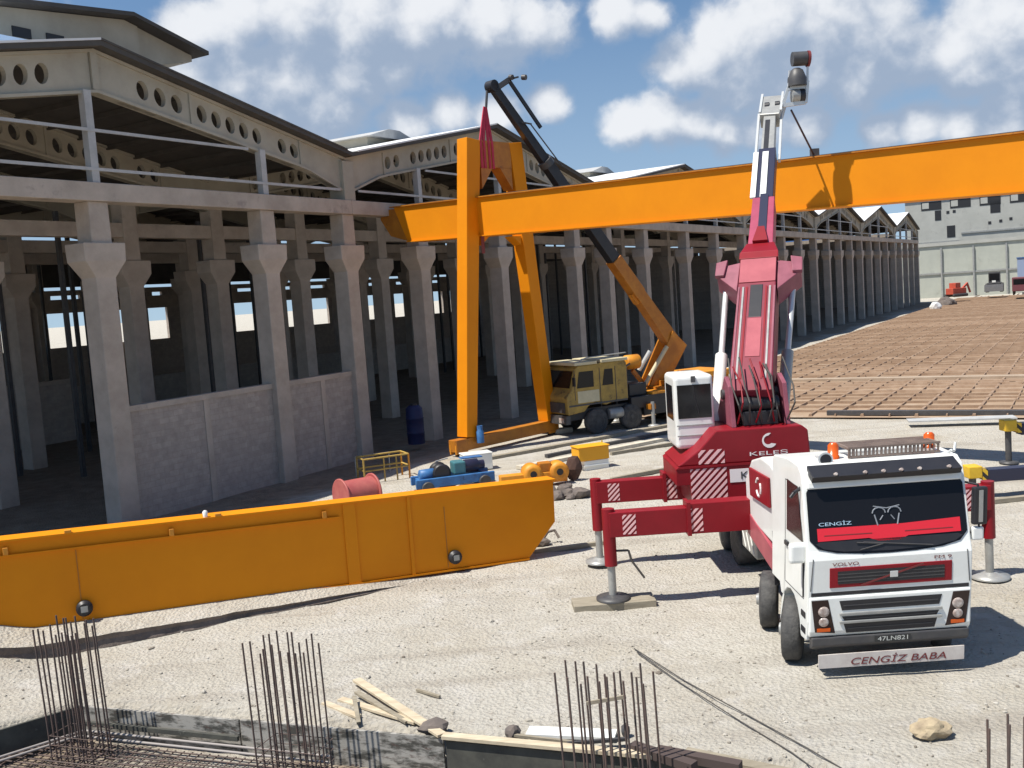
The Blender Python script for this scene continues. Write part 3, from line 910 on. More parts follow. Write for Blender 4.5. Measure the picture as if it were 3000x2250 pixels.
# ---- A frame leg pair standing under the girder
AF = [Vector((-2.11, 43.25, 0)), Vector((1.57, 47.19, 0))]
AD = (AF[1] - AF[0]).normalized(); AN = Vector((AD.y, -AD.x, 0))       # AN towards the camera right
af = thing('gantry_leg_frame', 'tall orange yellow A frame of two box legs standing at the hoisted girder end', 'gantry leg', AF[0] + AD * 2.7, math.atan2(AD.y, AD.x))
TOPZ = 13.25
LA = AF[0] + AD * 1.42 + Vector((0, 0, TOPZ)); LBp = AF[1] - AD * 1.28 + Vector((0, 0, TOPZ))
for a, b, nm in ((AF[0] + Vector((0, 0, .75)), LA, 'leg'), (AF[1] + Vector((0, 0, .75)), LBp, 'leg')):
    mb = MB(); mb.bar(a, b + Vector((0, 0, .35)), .62, .62, .82, .62, up=AN); mb.build(nm, YEL, af, bevel=.015)
mb = MB(); mb.bar(LA + AD * .34 + Vector((0, 0, -.25)), LBp - AD * .34 + Vector((0, 0, -.25)), .58, 1.15); mb.build('head_beam', ORG, af, bevel=.015)
mb = MB()
for p_, s_ in ((LA, 1), (LBp, -1)):
    q = p_ + AD * (.36 * s_) + Vector((0, 0, -.83))
    mb.prism([q - AN * .28, q + AD * (.75 * s_) - AN * .28, q - AN * .28 + Vector((0, 0, -.95))], AN * .56)
mb.build('corner_gusset', ORG, af)
sa, sb = AF[0] + Vector((0, 0, .72)), AF[1] + Vector((0, 0, .72))
mb = MB(); mb.bar(sa - AD * .9, sb + AD * .5, .50, .52, up=(0, 0, 1), off=(0, -.26)); mb.build('sill_beam', ORG, af, bevel=.015)
for k, (p_, dd) in enumerate(((sa - AD * .55, 1), (sb + AD * .2, 1))):
    mb = MB()
    q = p_ + Vector((0, 0, -.52))
    mb.lathe(q - AN * .12, AN, [(0, .19), (.04, .24), (.20, .24), (.24, .19)], 16)
    mb.build('travel_wheel', DARKG, af)
    mb = MB(); mb.prism([q - AD * .36 - AN * .2 + Vector((0, 0, -.1)), q + AD * .36 - AN * .2 + Vector((0, 0, -.1)), q + AD * .36 - AN * .2 + Vector((0, 0, .3)), q - AD * .36 - AN * .2 + Vector((0, 0, .3))], AN * .06)
    mb.prism([q - AD * .36 + AN * .14 + Vector((0, 0, -.1)), q + AD * .36 + AN * .14 + Vector((0, 0, -.1)), q + AD * .36 + AN * .14 + Vector((0, 0, .3)), q - AD * .36 + AN * .14 + Vector((0, 0, .3))], AN * .06)
    mb.build('wheel_cheek', YEL2, af)
mb = MB(); q = sa + AN * .5 + AD * .3 + Vector((0, 0, -.25)); mb.lathe(q, (0, 0, 1), [(0, .17), (.5, .17), (.55, .13), (.75, .13)], 14); mb.build('drive_motor', BLUEM, af)
mb = MB(); q = LA + Vector((0, 0, -4.1)); mb.prism([q + AN * .325 - AD * .02 + Vector((0, 0, -.5)), q + AN * .325 + AD * .18 + Vector((0, 0, -.5)), q + AN * .325 + AD * .2 + Vector((0, 0, .45)), q + AN * .325 + Vector((0, 0, .45))], AN * .01); mb.build('cable_hatch', LETR, af)
# seat brackets where the girder rests
for p_ in (AF[0] + AD * 1.15, AF[1] - AD * .95):
    mb = MB(); q = Vector((p_.x, p_.y, 9.0)); sg = 1 if (p_ - AF[0]).length < 3 else -1
    mb.prism([q + AD * (.32 * sg) - AN * .26, q + AD * (.9 * sg) - AN * .26 + Vector((0, 0, .40)), q + AD * (.32 * sg) - AN * .26 + Vector((0, 0, .40)), ], AN * .5); mb.build('seat_bracket', YEL, af)

# ---- girder lying on the ground
LG0 = Vector((-11.11, 20.52, 0)); LGD = Vector((11.22, 4.58, 0)).normalized(); LGN = Vector((-LGD.y, LGD.x, 0))
lg = thing('box_girder', 'dark orange box girder lying on the white gravel in front of the hall', 'girder', LG0 + LGD * 6, math.atan2(LGD.y, LGD.x))
def lgz(t):
    return .47 - .034 * t
def lp(t, o, z):
    return LG0 + LGD * t + LGN * o + Vector((0, 0, lgz(t) + z))
H2, E2 = 1.93, 12.15
mb = MB(); mb.prism([lp(-6.0, 0, .0), lp(E2, 0, .0), lp(E2 + .78, 0, .85), lp(E2 + .80, 0, H2), lp(-6, 0, H2)], LGN * .42); mb.build('girder_web', YEL, lg, bevel=.008)
mb = MB(); mb.prism([lp(-6, -.08, H2 + .002), lp(E2 + .84, -.08, H2 + .002), lp(E2 + .84, -.08, H2 + .045), lp(-6, -.08, H2 + .045)], LGN * .54); mb.build('girder_flange', YEL, lg)
mb = MB(); mb.prism([lp(-6, -.06, -.045), lp(E2 - .02, -.06, -.045), lp(E2 - .02, -.06, -.002), lp(-6, -.06, -.002)], LGN * .54); mb.build('girder_flange', YEL, lg)
# walkway edge angle along the left half and its clips
mb = MB(); mb.prism([lp(-6, -.07, H2 - .31), lp(7.35, -.07, H2 - .31), lp(7.35, -.07, H2 - .28), lp(-6, -.07, H2 - .28)], LGN * .068); mb.build('edge_angle', YEL, lg)
for t in (.25, 3.55, 6.95):
    mb = MB(); mb.prism([lp(t, -.09, H2 - .277), lp(t + .10, -.09, H2 - .277), lp(t + .10, -.09, H2 - .12), lp(t, -.09, H2 - .12)], LGN * .088); mb.build('rail_clip', YEL2, lg, bevel=.01)
for t in (1.45, 4.55):
    mb = MB(); mb.prism([lp(t, -.10, H2 + .048), lp(t + .14, -.10, H2 + .048), lp(t + .14, -.10, H2 + .11), lp(t, -.10, H2 + .11)], LGN * .1); mb.build('top_lug', YEL2, lg, bevel=.01)
mb = MB(); mb.lathe(lp(4.35, 0, H2 + .048), (0, 0, 1), [(0, .05), (.12, .06), (.15, .03)], 10); mb.build('white_cap', WHITE, lg)
for t, w_ in ((7.45, .30), (9.02, .09)):
    mb = MB(); mb.prism([lp(t, -.045, .0), lp(t + w_, -.045, .0), lp(t + w_, -.045, H2 - .004), lp(t, -.045, H2 - .004)], LGN * .043); mb.build('splice_plate', YEL, lg, bevel=.008)
mb = MB()
for t in (1.62, 9.95):
    mb.prism([lp(t, -.012, .05), lp(t + .02, -.012, .05), lp(t + .02, -.012, H2 - .35), lp(t, -.012, H2 - .35)], LGN * .011)
mb.build('weld_seam', ORG, lg)
for t in (1.55, 10.0):
    mb = MB(); q = lp(t + .13, -.02, .30)
    mb.lathe(q, -LGN, [(0, .17), (.10, .17), (.11, .12), (.16, .12)], 16); ol = mb.build('pipe_stub', BLACK, lg)
    mb = MB(); mb.prism([q - LGN * .163 + LGD * -.07 + Vector((0, 0, -.06)), q - LGN * .163 + LGD * .07 + Vector((0, 0, -.06)), q - LGN * .163 + LGD * .07 + Vector((0, 0, .07)), q - LGN * .163 + LGD * -.07 + Vector((0, 0, .07))], LGN * -.012); mb.build('stub_cap', GREYM, ol)
# low gravel bank the girder lies on, its cut edge facing the camera
bk = MB(); n_ = 60; ed = []
for i in range(n_ + 1):
    t = -8 + 18.6 * i / n_
    k = max(0.0, min(1.0, (10.6 - t) / 9.0))
    o_ = -(.12 + .72 * k + .10 * noise.noise(Vector((t * .9, 0, 0))) * k + .04 * noise.noise(Vector((t * 4, 2, 0))))
    h_ = max(0.02, (lgz(t) - .10) * min(1, k * 3)) + .03 * noise.noise(Vector((t * 2, 5, 0))) * k
    if t < .6: h_ += .25 * min(1, (.6 - t) / 2.2)
    ed.append((t, o_, max(.02, h_)))
def lz(t, o_, z):
    p = LG0 + LGD * t + LGN * o_; p.z = z; return p
vs = []; fv = []
for t, o_, h_ in ed:
    q_ = max(0, min(1, (t - 6.5) / 3.5)); hb = ((lgz(t) + .015) * (1 - q_) + h_ * q_) + (.45 * min(1, (.6 - t) / 1.6) if t < .6 else 0)
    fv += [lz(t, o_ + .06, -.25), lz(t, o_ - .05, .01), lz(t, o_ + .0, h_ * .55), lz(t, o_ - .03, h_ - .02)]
    vs += [lz(t, o_ - .035, h_ - .02), lz(t, o_ + .06, h_), lz(t, -.02, hb), lz(t, .40, hb), lz(t, .75, hb), lz(t, 1.6, -.1)]
fs = []; ff = []
for i in range(n_):
    for q in range(5):
        a = i * 6 + q; fs.append((a, a + 6, a + 7, a + 1))
    for q in range(3):
        a = i * 4 + q; ff.append((a, a + 4, a + 5, a + 1))
bk.add(vs, fs)
bko = bk.build('gravel_bank', GROUND); bko['kind'] = 'structure'
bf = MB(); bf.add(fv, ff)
bfo = bf.build('bank_cut', mat('shade_dark_soil', (.17, .135, .115), .95, (.10, .08, .07), 3.0, bump=.8, bscale=9)); bfo['kind'] = 'structure'  # shade of the cut face put into a darker soil colour
# ================================================================== RED TRUCK CRANE
TX, TY = 6.22, 16.42
tr = thing('truck_crane', 'white cabbed four axle truck with a red telescopic crane, jacked up on its outriggers', 'crane truck', (TX, TY, 0), 0)
def T(x, y, z):
    return (x, y, z)
# --- cab: side silhouette extruded across
class CB(LB):
    "cab parts: full cab width, nose standing ahead of the frame origin"
    def add(s, vs, fs, smooth=False):
        return MB.add(s, [Vector((p[0] * 1.10 - .19 + .05 * (p[2] - .8), p[1] - .12, p[2] * 1.03)) for p in vs], fs, smooth)
def side_prism(pts, x0, x1, c_=False):
    mb = CB() if c_ else LB(); mb.prism([(x0, y, z) for y, z in pts], (x1 - x0, 0, 0)); return mb
cab_prof = [(.10, .62), (.02, .95), (.0, 1.42), (.0, 1.96), (.06, 2.12), (.36, 3.17), (.43, 3.33), (.62, 3.44), (1.25, 3.46), (2.15, 3.38),
            (2.25, 3.28), (2.25, 1.15), (1.72, 1.15), (1.62, .98), (1.45, .99)]
for i in range(9):                      # wheel arch
    t = math.pi * (0.98 - .96 * i / 8)
    cab_prof.append((1.02 + .60 * -math.cos(t), .60 + .62 * math.sin(t)))
cab_prof.append((.38, .60))
cab = side_prism(cab_prof, -1.25, 1.25, True).build('cab', WHITE, tr, bevel=.09, seg=4)
for p_ in cab.data.polygons: p_.use_smooth = False
# windscreen with curved lower edge, wiper panel, red valance, prints
def wsp(x, z, proud=.012):
    y = .06 + (z - 2.12) * (.30 / 1.05)
    return Vector((x, y - proud, z))
def ws_poly(name, pts, material, proud, parent, th=.006):
    nrm = Vector((0, -.9615, .2747))
    mb = CB(); mb.prism([wsp(x, z, proud) for x, z in pts], nrm * -th); return mb.build(name, material, parent)
wsb = [(-1.20, 2.28), (-1.08, 2.14), (-.8, 2.065), (-.4, 2.03), (0, 2.02), (.4, 2.03), (.8, 2.065), (1.08, 2.14), (1.20, 2.28)]
ws = ws_poly('windscreen', wsb + [(1.20, 3.03), (1.16, 3.10), (-1.16, 3.10), (-1.20, 3.03)], GLASS, .018, cab, .012)
ws_poly('wiper_panel', [(-1.12, 2.22), (-1.0, 2.14), (-.7, 2.085), (0, 2.06), (.7, 2.085), (1.0, 2.14), (1.12, 2.22), (1.05, 2.25), (-1.05, 2.25)], BLACK, .030, cab)
ws_poly('red_valance', [(-1.08, 2.26), (-.3, 2.27), (-.16, 2.215), (.16, 2.215), (.3, 2.27), (1.10, 2.28), (1.10, 2.50), (.22, 2.46), (-.2, 2.46), (-1.08, 2.46)], BRIGHTRED, .030, cab)
for s_ in (-1, 1):
    ws_poly('valance_trim', [(s_ * .25 - .0, 2.335), (s_ * .98, 2.34), (s_ * .98, 2.352), (s_ * .25, 2.349)], LETR, .034, cab, .003)
em = CB()
for s_ in (-1, 1):                      # pale twin arch emblem behind the glass
    pts = [wsp(s_ * (.02 + .10 - .10 * math.cos(t)), 2.62 + .085 * math.sin(t) + .02, .024) for t in [math.pi * i / 6 for i in range(7)]]
    em.path(pts, .012, 5); em.path([wsp(s_ * .19, 2.62, .024), wsp(s_ * .15, 2.45, .024)], .013, 5)
    em.path([wsp(s_ * .06, 2.60, .024), wsp(s_ * .11, 2.53, .024)], .010, 5)
em.path([wsp(-.2, 2.75, .024), wsp(0, 2.71, .024), wsp(.2, 2.745, .024)], .010, 5)
em.build('windscreen_emblem', EMBL, cab)
text('CENGİZ', 'windscreen_lettering', PALEBLUE, cab, wsp(-.80, 2.53, .026), (1, 0, 0), (0, .353, .935), .075, .50, local='cab')
# sun visor over the screen
mb = CB(); mb.prism([(-1.14, .16, 3.30), (-1.14, .52, 3.44), (-1.14, .50, 3.31), (-1.14, .22, 3.20)], (2.28, 0, 0)); vis = mb.build('sun_visor', BLACK, cab, bevel=.012)
for x in (-.78, -.33, -.05, .22, .50, .95):
    mb = CB(); mb.lathe((x, .27, 3.30), (0, -1, .35), [(0, .03), (.10, .03), (.115, .02)], 10); mb.build('marker_lamp', LENS, vis)
# brow under the visor
mb = CB(); mb.prism([(-1.19, .28, 3.08), (-1.19, .31, 3.21), (-1.19, .48, 3.21), (-1.19, .42, 3.08)], (2.38, 0, 0)); mb.build('screen_brow', WHITE, cab, bevel=.03)
for s_ in (-1, 1):                         # wipers and corner vanes
    mb = CB(); mb.path([wsp(.1 + s_ * .55, 2.10, .045), wsp(.1 + s_ * .05 - .15, 2.17, .045), wsp(.1 + s_ * .05 - .55, 2.215, .05)], .011, 5); mb.build('wiper', DARKG, cab)
    mb = CB(); mb.prism([(s_ * 1.205, -.012, 1.47), (s_ * 1.215, -.012, 1.47), (s_ * 1.175, -.008, 1.99), (s_ * 1.165, -.008, 1.99)], (0, .02, 0)); mb.build('corner_vane', DARKG, cab)
    mb = CB(); mb.tube((s_ * 1.262, .22, 1.32), (s_ * 1.262, .22, 1.9), .014, 6); mb.build('grab_handle', BLACK, cab)
    for z in (.72, .98):
        mb = CB(); mb.box((min(s_ * 1.24, s_ * 1.262), .12, z), (max(s_ * 1.24, s_ * 1.262), .36, z + .10)); mb.build('cab_step', BLACK, cab, bevel=.01)
# side windows and doors
for s_ in (-1, 1):
    x = s_ * 1.2515
    mb = CB(); mb.prism([(x, .30, 2.22), (x, .60, 3.08), (x, 1.25, 3.10), (x, 1.25, 2.22)], (s_ * .006, 0, 0)); mb.build('side_window', BROWNG, cab)
    dg = CB()
    for a, b in (((.24, 1.30), (.24, 2.15)), ((1.36, 1.30), (1.36, 3.08)), ((.24, 1.285), (1.36, 1.285)), ((.24, 2.15), (.60, 3.08)), ((.60, 3.08), (1.36, 3.08))):
        dg.bar((x, a[0], a[1]), (x, b[0], b[1]), .012, .006, up=(s_, 0, 0))
    dr = dg.build('door', DARKG, cab)
    mb = CB(); mb.box((min(x, x + s_ * .035), 1.12, 1.95), (max(x, x + s_ * .035), 1.30, 2.02)); mb.build('door_handle', BLACK, dr)
    # mirrors on arms
    if s_ > 0:
        mb = CB(); mb.path([(1.22, .45, 3.02), (1.38, .16, 3.0), (1.40, .14, 2.25), (1.24, .2, 2.2)], .018, 6); mr = mb.build('mirror', BLACK, cab)
        mb = CB(); mb.cbox((1.40, .15, 2.66), (.22, .12, .62)); mb.build('mirror_housing', BLACK, mr, bevel=.03)
        mb = CB(); mb.cbox((1.40, .085, 2.66), (.06, .02, .52)); mb.build('mirror_trim', GREYM, mr)
        mb = CB(); mb.cbox((1.38, .17, 2.20), (.18, .12, .22)); mb.build('mirror_housing', WHITE, mr, bevel=.03)
    else:
        mb = CB(); mb.path([(-1.20, .50, 3.10), (-1.36, .42, 3.02), (-1.42, .40, 2.95)], .03, 6); mb.build('mirror_arm', BLACK, cab)
        mb = CB(); mb.cbox((-1.36, .22, 2.06), (.26, .16, .34)); mr = mb.build('mirror', WHITE, cab, bevel=.06, seg=3)
        mb = CB(); mb.path([(-1.22, .3, 2.0), (-1.3, .25, 2.0)], .03, 6); mb.build('mirror_arm', BLACK, mr)
# front panel: seam, upper grille, lower grilles
fr = CB(); fr.box((-1.20, -.004, 1.375), (1.20, .05, 1.435)); fr.build('panel_gap', BLACK, cab)
up = CB(); up.box((-.92, -.014, 1.50), (.94, .02, 1.83)); ugr = up.build('upper_grille', RED, cab, bevel=.01)
mb = CB(); mb.box((-.80, -.020, 1.56), (.82, .0, 1.77)); mb.build('grille_mesh', BLACK, ugr)
for z in (1.61, 1.665, 1.72):
    mb = CB(); mb.box((-.80, -.024, z - .008), (.82, -.0205, z + .008)); mb.build('grille_slat', DARKG, ugr)
mb = CB(); mb.bar((-.45, -.028, 1.525), (.50, -.028, 1.815), .028, .006, up=(0, -1, 0)); mb.build('diagonal_bar', LETR, ugr)
mb = CB(); mb.box((-.01, -.036, 1.625), (.11, -.025, 1.725)); mb.build('badge', CHROME, ugr, bevel=.01)
text('VOLVO', 'front_lettering', LETR, cab, (-.68, -.006, 1.885), (1, 0, 0), (0, 0, 1), .055, .40, local='cab')
text('FM 9', 'front_lettering', LETR, cab, (.80, -.006, 1.90), (1, 0, 0), (0, 0, 1), .05, .26, local='cab')
bp = CB(); bp.prism([(-1.23, .0, .70), (-1.23, -.035, .80), (-1.23, -.035, 1.36), (-1.23, .1, 1.372), (-1.23, .1, .70)], (2.46, 0, 0)); bum = bp.build('bumper', WHITE, tr, bevel=.03, seg=3)
for z0, z1, x in ((1.13, 1.29, .78), (.955, 1.03, .74), (.755, .905, .71)):
    mb = CB(); mb.prism([(-x, -.042, z1), (x, -.042, z1), (x - .04, -.042, z0), (-x + .04, -.042, z0)], (0, .02, 0)); gg = mb.build('lower_grille', BLACK, bum)
    mb = CB(); mb.box((-x + .06, -.05, (z0 + z1) / 2 - .008), (x - .06, -.044, (z0 + z1) / 2 + .008)); mb.build('grille_slat', DARKG, gg)
for z in (1.05, .915):
    mb = CB(); mb.box((-.78, -.075, z), (.78, -.036, z + .045)); mb.build('chrome_strip', GREYM, bum, bevel=.01)
for s_ in (-1, 1):
    mb = CB(); mb.prism([(s_ * 1.205, -.043, 1.32), (s_ * .95, -.043, 1.32), (s_ * .84, -.043, .76), (s_ * 1.15, -.043, .79)], (0, .03, 0)); hl = mb.build('headlight', BROWNG, bum, bevel=.008)
    for z, r_ in ((1.13, .085), (.96, .075)):
        mb = CB(); mb.lathe((s_ * 1.02, -.040, z), (0, -1, 0), [(0, r_), (.02, r_), (.024, r_ * .6)], 14); mb.build('headlight_lens', LENS, hl)
    mb = CB(); mb.box((min(s_ * .92, s_ * 1.12), -.056, .80), (max(s_ * .92, s_ * 1.12), -.044, .855)); mb.build('turn_lamp', AMBER, hl)
mb = CB(); mb.prism([(-1.2, .02, .50), (-1.2, -.05, .56), (-1.2, -.05, .70), (-1.2, .1, .694), (-1.2, .1, .50)], (2.4, 0, 0)); lb = mb.build('lower_bumper', DARKG, tr, bevel=.02)
mb = CB(); mb.box((-.24, -.066, .575), (.30, -.052, .68)); npl = mb.build('number_plate', LETB, lb)
text('47LN821', 'plate_lettering', PLATEW, npl, (.03, -.0665, .628), (1, 0, 0), (0, 0, 1), .072, .46, local='cab')
mb = CB(); mb.box((-1.10, -.075, .195), (1.12, -.050, .42)); mf = mb.build('mud_flap_board', mat('dirty_white_board', (.60, .56, .52), .7, (.48, .43, .40), 3.0), tr)
text('CENGİZ BABA', 'board_lettering', LETR, mf, (.12, -.077, .305), (1, 0, 0), (0, 0, 1), .15, 1.45, local='cab', shear=.22)
# roof kit: beacons, horn, rust coloured rack
for x, y in ((-.60, .95), (1.08, 1.35)):
    mb = CB(); mb.lathe((x, y, 3.44), (0, 0, 1), [(0, .10), (.06, .10), (.062, .085), (.24, .085), (.28, .05)], 16); mb.build('beacon', AMBER, cab)
mb = CB(); mb.lathe((-.80, .80, 3.48), (0, -1, .1), [(-.45, .03), (0, .05), (.08, .085), (.14, .12)], 16); mb.build('horn', CHROME, cab)
mb = CB(); mb.lathe((-.80, .655, 3.495), (0, -1, .1), [(0, .09), (.004, .09)], 16); mb.build('horn_mouth', BLACK, cab)
RACKM = mat('rusty_rack_steel', (.22, .165, .135), .7, (.14, .10, .085), 3.0)
mb = CB()
mb.box((-.40, .80, 3.46), (1.05, .84, 3.49)); mb.box((-.40, .80, 3.61), (1.05, .84, 3.645))
rk = random.Random(2)
for x in [-.40 + 1.41 * i / 22 for i in range(23)]:
    mb.box((x, .805, 3.491), (x + rk.uniform(.015, .04), .835, 3.609))
mb.box((-.40, 1.5, 3.60), (1.05, 1.54, 3.63))
for x in (-.40, 1.01):
    mb.box((x, .842, 3.59), (x + .04, 1.498, 3.63))
for i in range(7):
    y = .9 + i * .09
    mb.box((-.358, y, 3.595), (1.008, y + .05, 3.625))
mb.build('roof_rack', RACKM, cab)
mb = CB(); mb.path([(1.10, .75, 3.42), (1.18, .7, 3.50), (1.24, .72, 3.48), (1.28, .8, 3.60)], .022, 8); mb.build('horn_bracket', CHROME, cab)
# --- chassis and deck behind the cab
mb = LB(); mb.box((-.45, .1, .62), (.45, 10.2, 1.02)); mb.box((-1.2, 9.9, .7), (1.2, 10.2, 1.25)); mb.build('chassis', BLACK, tr)
mb = LB(); mb.box((-1.22, 2.2, 1.25), (1.22, 10.0, 1.55)); mb.build('deck', DARKG, tr)
# white side body behind the cab, red locker on it, sloping red fender
mb = LB(); mb.prism([(-1.40, 2.18, 1.62), (-1.40, 2.18, 3.12), (-1.40, 2.5, 3.22), (-1.40, 3.2, 3.24), (-1.40, 4.0, 3.05), (-1.40, 4.6, 2.55), (-1.40, 4.6, 1.75)], (.95, 0, 0)); sb_ = mb.build('side_body', WHITE, tr, bevel=.05, seg=3)
mb = LB(); mb.prism([(-1.46, 2.50, 2.36), (-1.46, 2.50, 2.95), (-1.46, 4.0, 2.90), (-1.46, 4.0, 2.31)], (.055, 0, 0)); lk = mb.build('locker_door', RED, sb_, bevel=.015)
for q in range(3):
    t0_ = 2 * math.pi * q / 3 + .4; mb = LB()
    mb.path([(-1.465, 3.20 + .18 * math.cos(t0_ + t), 2.63 + .18 * math.sin(t0_ + t)) for t in [0, .3, .6, .9, 1.2]], .025, 5); mb.build('locker_emblem', LWHITE, lk)
mb = LB(); mb.box((.45, 2.2, 1.555), (1.2, 5.2, 2.5)); mb.build('side_locker', WHITE, tr, bevel=.04)
mb = LB(); mb.prism([(-1.42, 2.18, 1.02), (-1.42, 2.18, 1.48), (-1.42, 4.55, 1.90), (-1.42, 4.55, 1.38)], (.6, 0, 0)); mb.build('red_fender', PINK, tr, bevel=.02)
mb = LB(); mb.box((-1.50, 2.14, .95), (-1.41, 2.17, 2.0)); mb.build('exhaust_strut', BLACK, tr)
# mudguard and toolbox by the rear axles
for s_ in (-1, 1):
    mb = LB(); mb.box((min(s_ * 1.05, s_ * 1.24), 4.62, .75), (max(s_ * 1.05, s_ * 1.24), 5.9, 1.2)); tb = mb.build('side_guard', GREYM, tr, bevel=.03)
    for k in range(3):
        y = 4.8 + k * .38
        mb = LB(); mb.bar((s_ * 1.245, y, .80), (s_ * 1.245, y + .28, 1.15), .05, .012, up=(s_, 0, 0)); mb.build('guard_slat', WHITE, tb)
# wheels
def wheel(x, y, z=.53, dual=False, turn=0.0, K=LB):
    s_ = 1 if x > 0 else -1
    d = Vector((s_ * math.cos(turn), -math.sin(turn) * s_, 0))
    mb = K()
    w_ = .32 if not dual else .56
    c = Vector((x, y, z)) - d * w_
    mb.lathe(c, d, [(0, .34), (.01, .47), (.05, .53), (w_ - .05, .53), (w_ - .01, .47), (w_ + .005, .34)], 28)
    wl = mb.build('wheel', RUBBER, tr)
    mb = K(); mb.lathe(c + d * (w_ - .10), d, [(0, .33), (.108, .33), (.10, .27), (.05, .17), (.10, .12), (.16, .10)] if not dual else [(0, .33), (.106, .33), (.1, .30), (.02, .2), (.02, .12), (.08, .10)], 22); mb.build('rim', GREYM, wl)
    return wl
for x in (-1.19, 1.19):
    wheel(x * 1.15, 1.02, turn=.34, K=CB); wheel(x * 1.13, 2.75, turn=.26, K=CB)
    wheel(x, 7.0, dual=True); wheel(x, 8.4, dual=True)
    mb = LB(); sx_ = (x - .02, x + .3) if x < 0 else (x - .3, x + .02)
    mb.box((sx_[0], 6.35, 1.10), (sx_[1], 9.05, 1.16)); mb.build('mudguard', BLACK, tr)
# --- outriggers (two pairs): two stage red beams, jack, foot
def stripes(mb_, x0, x1, y, z0, z1, n, w_):
    "slanted bars kept inside a rectangle on a face at y"
    h_ = z1 - z0
    for i in range(n):
        xa = x0 + (x1 - x0 - h_ * .0) * (i) / n - h_ * .25
        pts = [(xa, z0), (xa + w_, z0), (xa + w_ + h_ * .6, z1), (xa + h_ * .6, z1)]
        # clip to x range
        cl = []
        def clip(P, lim, keep):
            out = []
            for a, b in zip(P, P[1:] + P[:1]):
                ia, ib = keep(a[0], lim), keep(b[0], lim)
                if ia: out.append(a)
                if ia != ib:
                    t = (lim - a[0]) / (b[0] - a[0]); out.append((lim, a[1] + (b[1] - a[1]) * t))
            return out
        cl = clip(pts, x0, lambda v, l: v >= l)
        if cl: cl = clip(cl, x1, lambda v, l: v <= l)
        if len(cl) > 2:
            mb_.prism([(x, y, z) for x, z in cl], (0, -.006, 0))
def stripe_block(name, parent, x0, x1, y, z0, z1, rows, material=DECALP):
    "45 degree bars clipped to a rectangle on a face at y"
    mb_ = LB(); per = (z1 - z0) / rows * 1.15
    def cut(P, f):
        out = []
        for a, b in zip(P, P[1:] + P[:1]):
            fa, fb = f(a), f(b)
            if fa >= 0: out.append(a)
            if (fa >= 0) != (fb >= 0):
                t = fa / (fa - fb); out.append((a[0] + (b[0] - a[0]) * t, a[1] + (b[1] - a[1]) * t))
        return out
    c = z0 - (x1 - x0)
    while c < z1:
        lo, hi = c, c + per * .52
        P = [(x0, z0), (x1, z0), (x1, z1), (x0, z1)]
        P = cut(P, lambda p: (p[1] - (p[0] - x0)) - lo)
        if len(P) > 2: P = cut(P, lambda p: hi - (p[1] - (p[0] - x0)))
        if len(P) > 2: mb_.prism([(x, y, z) for x, z in P], (0, -.005, 0))
        c += per
    return mb_.build(name, material, parent)
def outrigger(y, s_, zc, reach, foot_z, tube_len=True, beam_h=.55):
    xr = s_ * reach
    mb = LB(); mb.cbox((s_ * 1.75, y, zc), (1.9, .42, beam_h + .10)); o1 = mb.build('outrigger_beam', RED, tr, bevel=.012)
    mb = LB(); xa, xb = sorted((s_ * 2.66, xr)); mb.box((xa, y - .17, zc - beam_h / 2 - .02), (xb, y + .17, zc + beam_h / 2 - .04)); o2 = mb.build('outrigger_arm', RED, o1, bevel=.012)
    mb = LB(); xa, xb = sorted((s_ * 2.66, s_ * 2.74)); mb.box((xa, y - .24, zc - beam_h / 2 - .08), (xb, y + .24, zc + beam_h / 2 + .08)); mb.build('beam_collar', RED, o1)
    stripe_block('hazard_stripes', o1, s_ * 2.55 - .14, s_ * 2.55 + .14, y - .212, zc - .27, zc + .22, 4)
    stripe_block('hazard_stripes', o1, xr - s_ * .42 - .14, xr - s_ * .42 + .14, y - .172, zc - .24, zc + .18, 4)
    mb = LB(); mb.tube((xr, y, max(.9, zc - 1.05)), (xr, y, zc + .30), .135, 18); j = mb.build('jack', RED, tr)
    mb = LB(); mb.tube((xr, y, foot_z + .08), (xr, y, max(.9, zc - 1.05) + .02), .085, 16); mb.build('jack_rod', GREYM, j)
    return j
jf = outrigger(20.9 - TY, -1, 1.83, 4.38, .17)
mb = LB(); mb.lathe((-4.38, 20.9 - TY, .165), (0, 0, 1), [(0, .36), (.05, .36), (.06, .2), (.1, .12)], 24); mb.build('jack_foot', DARKG, jf)
mb = LB(); mb.path([(-4.25, 20.85 - TY, 1.22), (-4.0, 20.82 - TY, 1.22), (-3.95, 20.8 - TY, 1.0), (-3.7, 20.75 - TY, .62)], .025, 6); mb.build('jack_hose', CABLE, jf)
jr = outrigger(21.0 - TY, 1, 1.83, 3.75, .02)
mb = LB(); mb.lathe((3.75, 21.0 - TY, .03), (0, 0, 1), [(0, .40), (.05, .40), (.07, .2), (.12, .12)], 24); mb.build('jack_foot', GREYM, jr)
jb = outrigger(24.1 - TY, -1, 1.88, 4.36, .10)
mb = LB(); mb.lathe((-4.36, 24.1 - TY, .10), (0, 0, 1), [(0, .36), (.05, .36), (.07, .2), (.12, .12)], 24); mb.build('jack_foot', GREYM, jb)
jq = outrigger(24.1 - TY, 1, 1.88, 3.2, .05)
mb = LB(); mb.lathe((3.2, 24.1 - TY, .05), (0, 0, 1), [(0, .36), (.05, .36), (.07, .2), (.12, .12)], 24); mb.build('jack_foot', NAVY, jq)
mb = MB(); mb.cbox((1.84, 20.9, .08), (1.75, .62, .16), .03)
solo(mb, 'timber_pad', 'grey brown timber pad under the front left outrigger jack', 'pad', WOODG, bevel=.01)
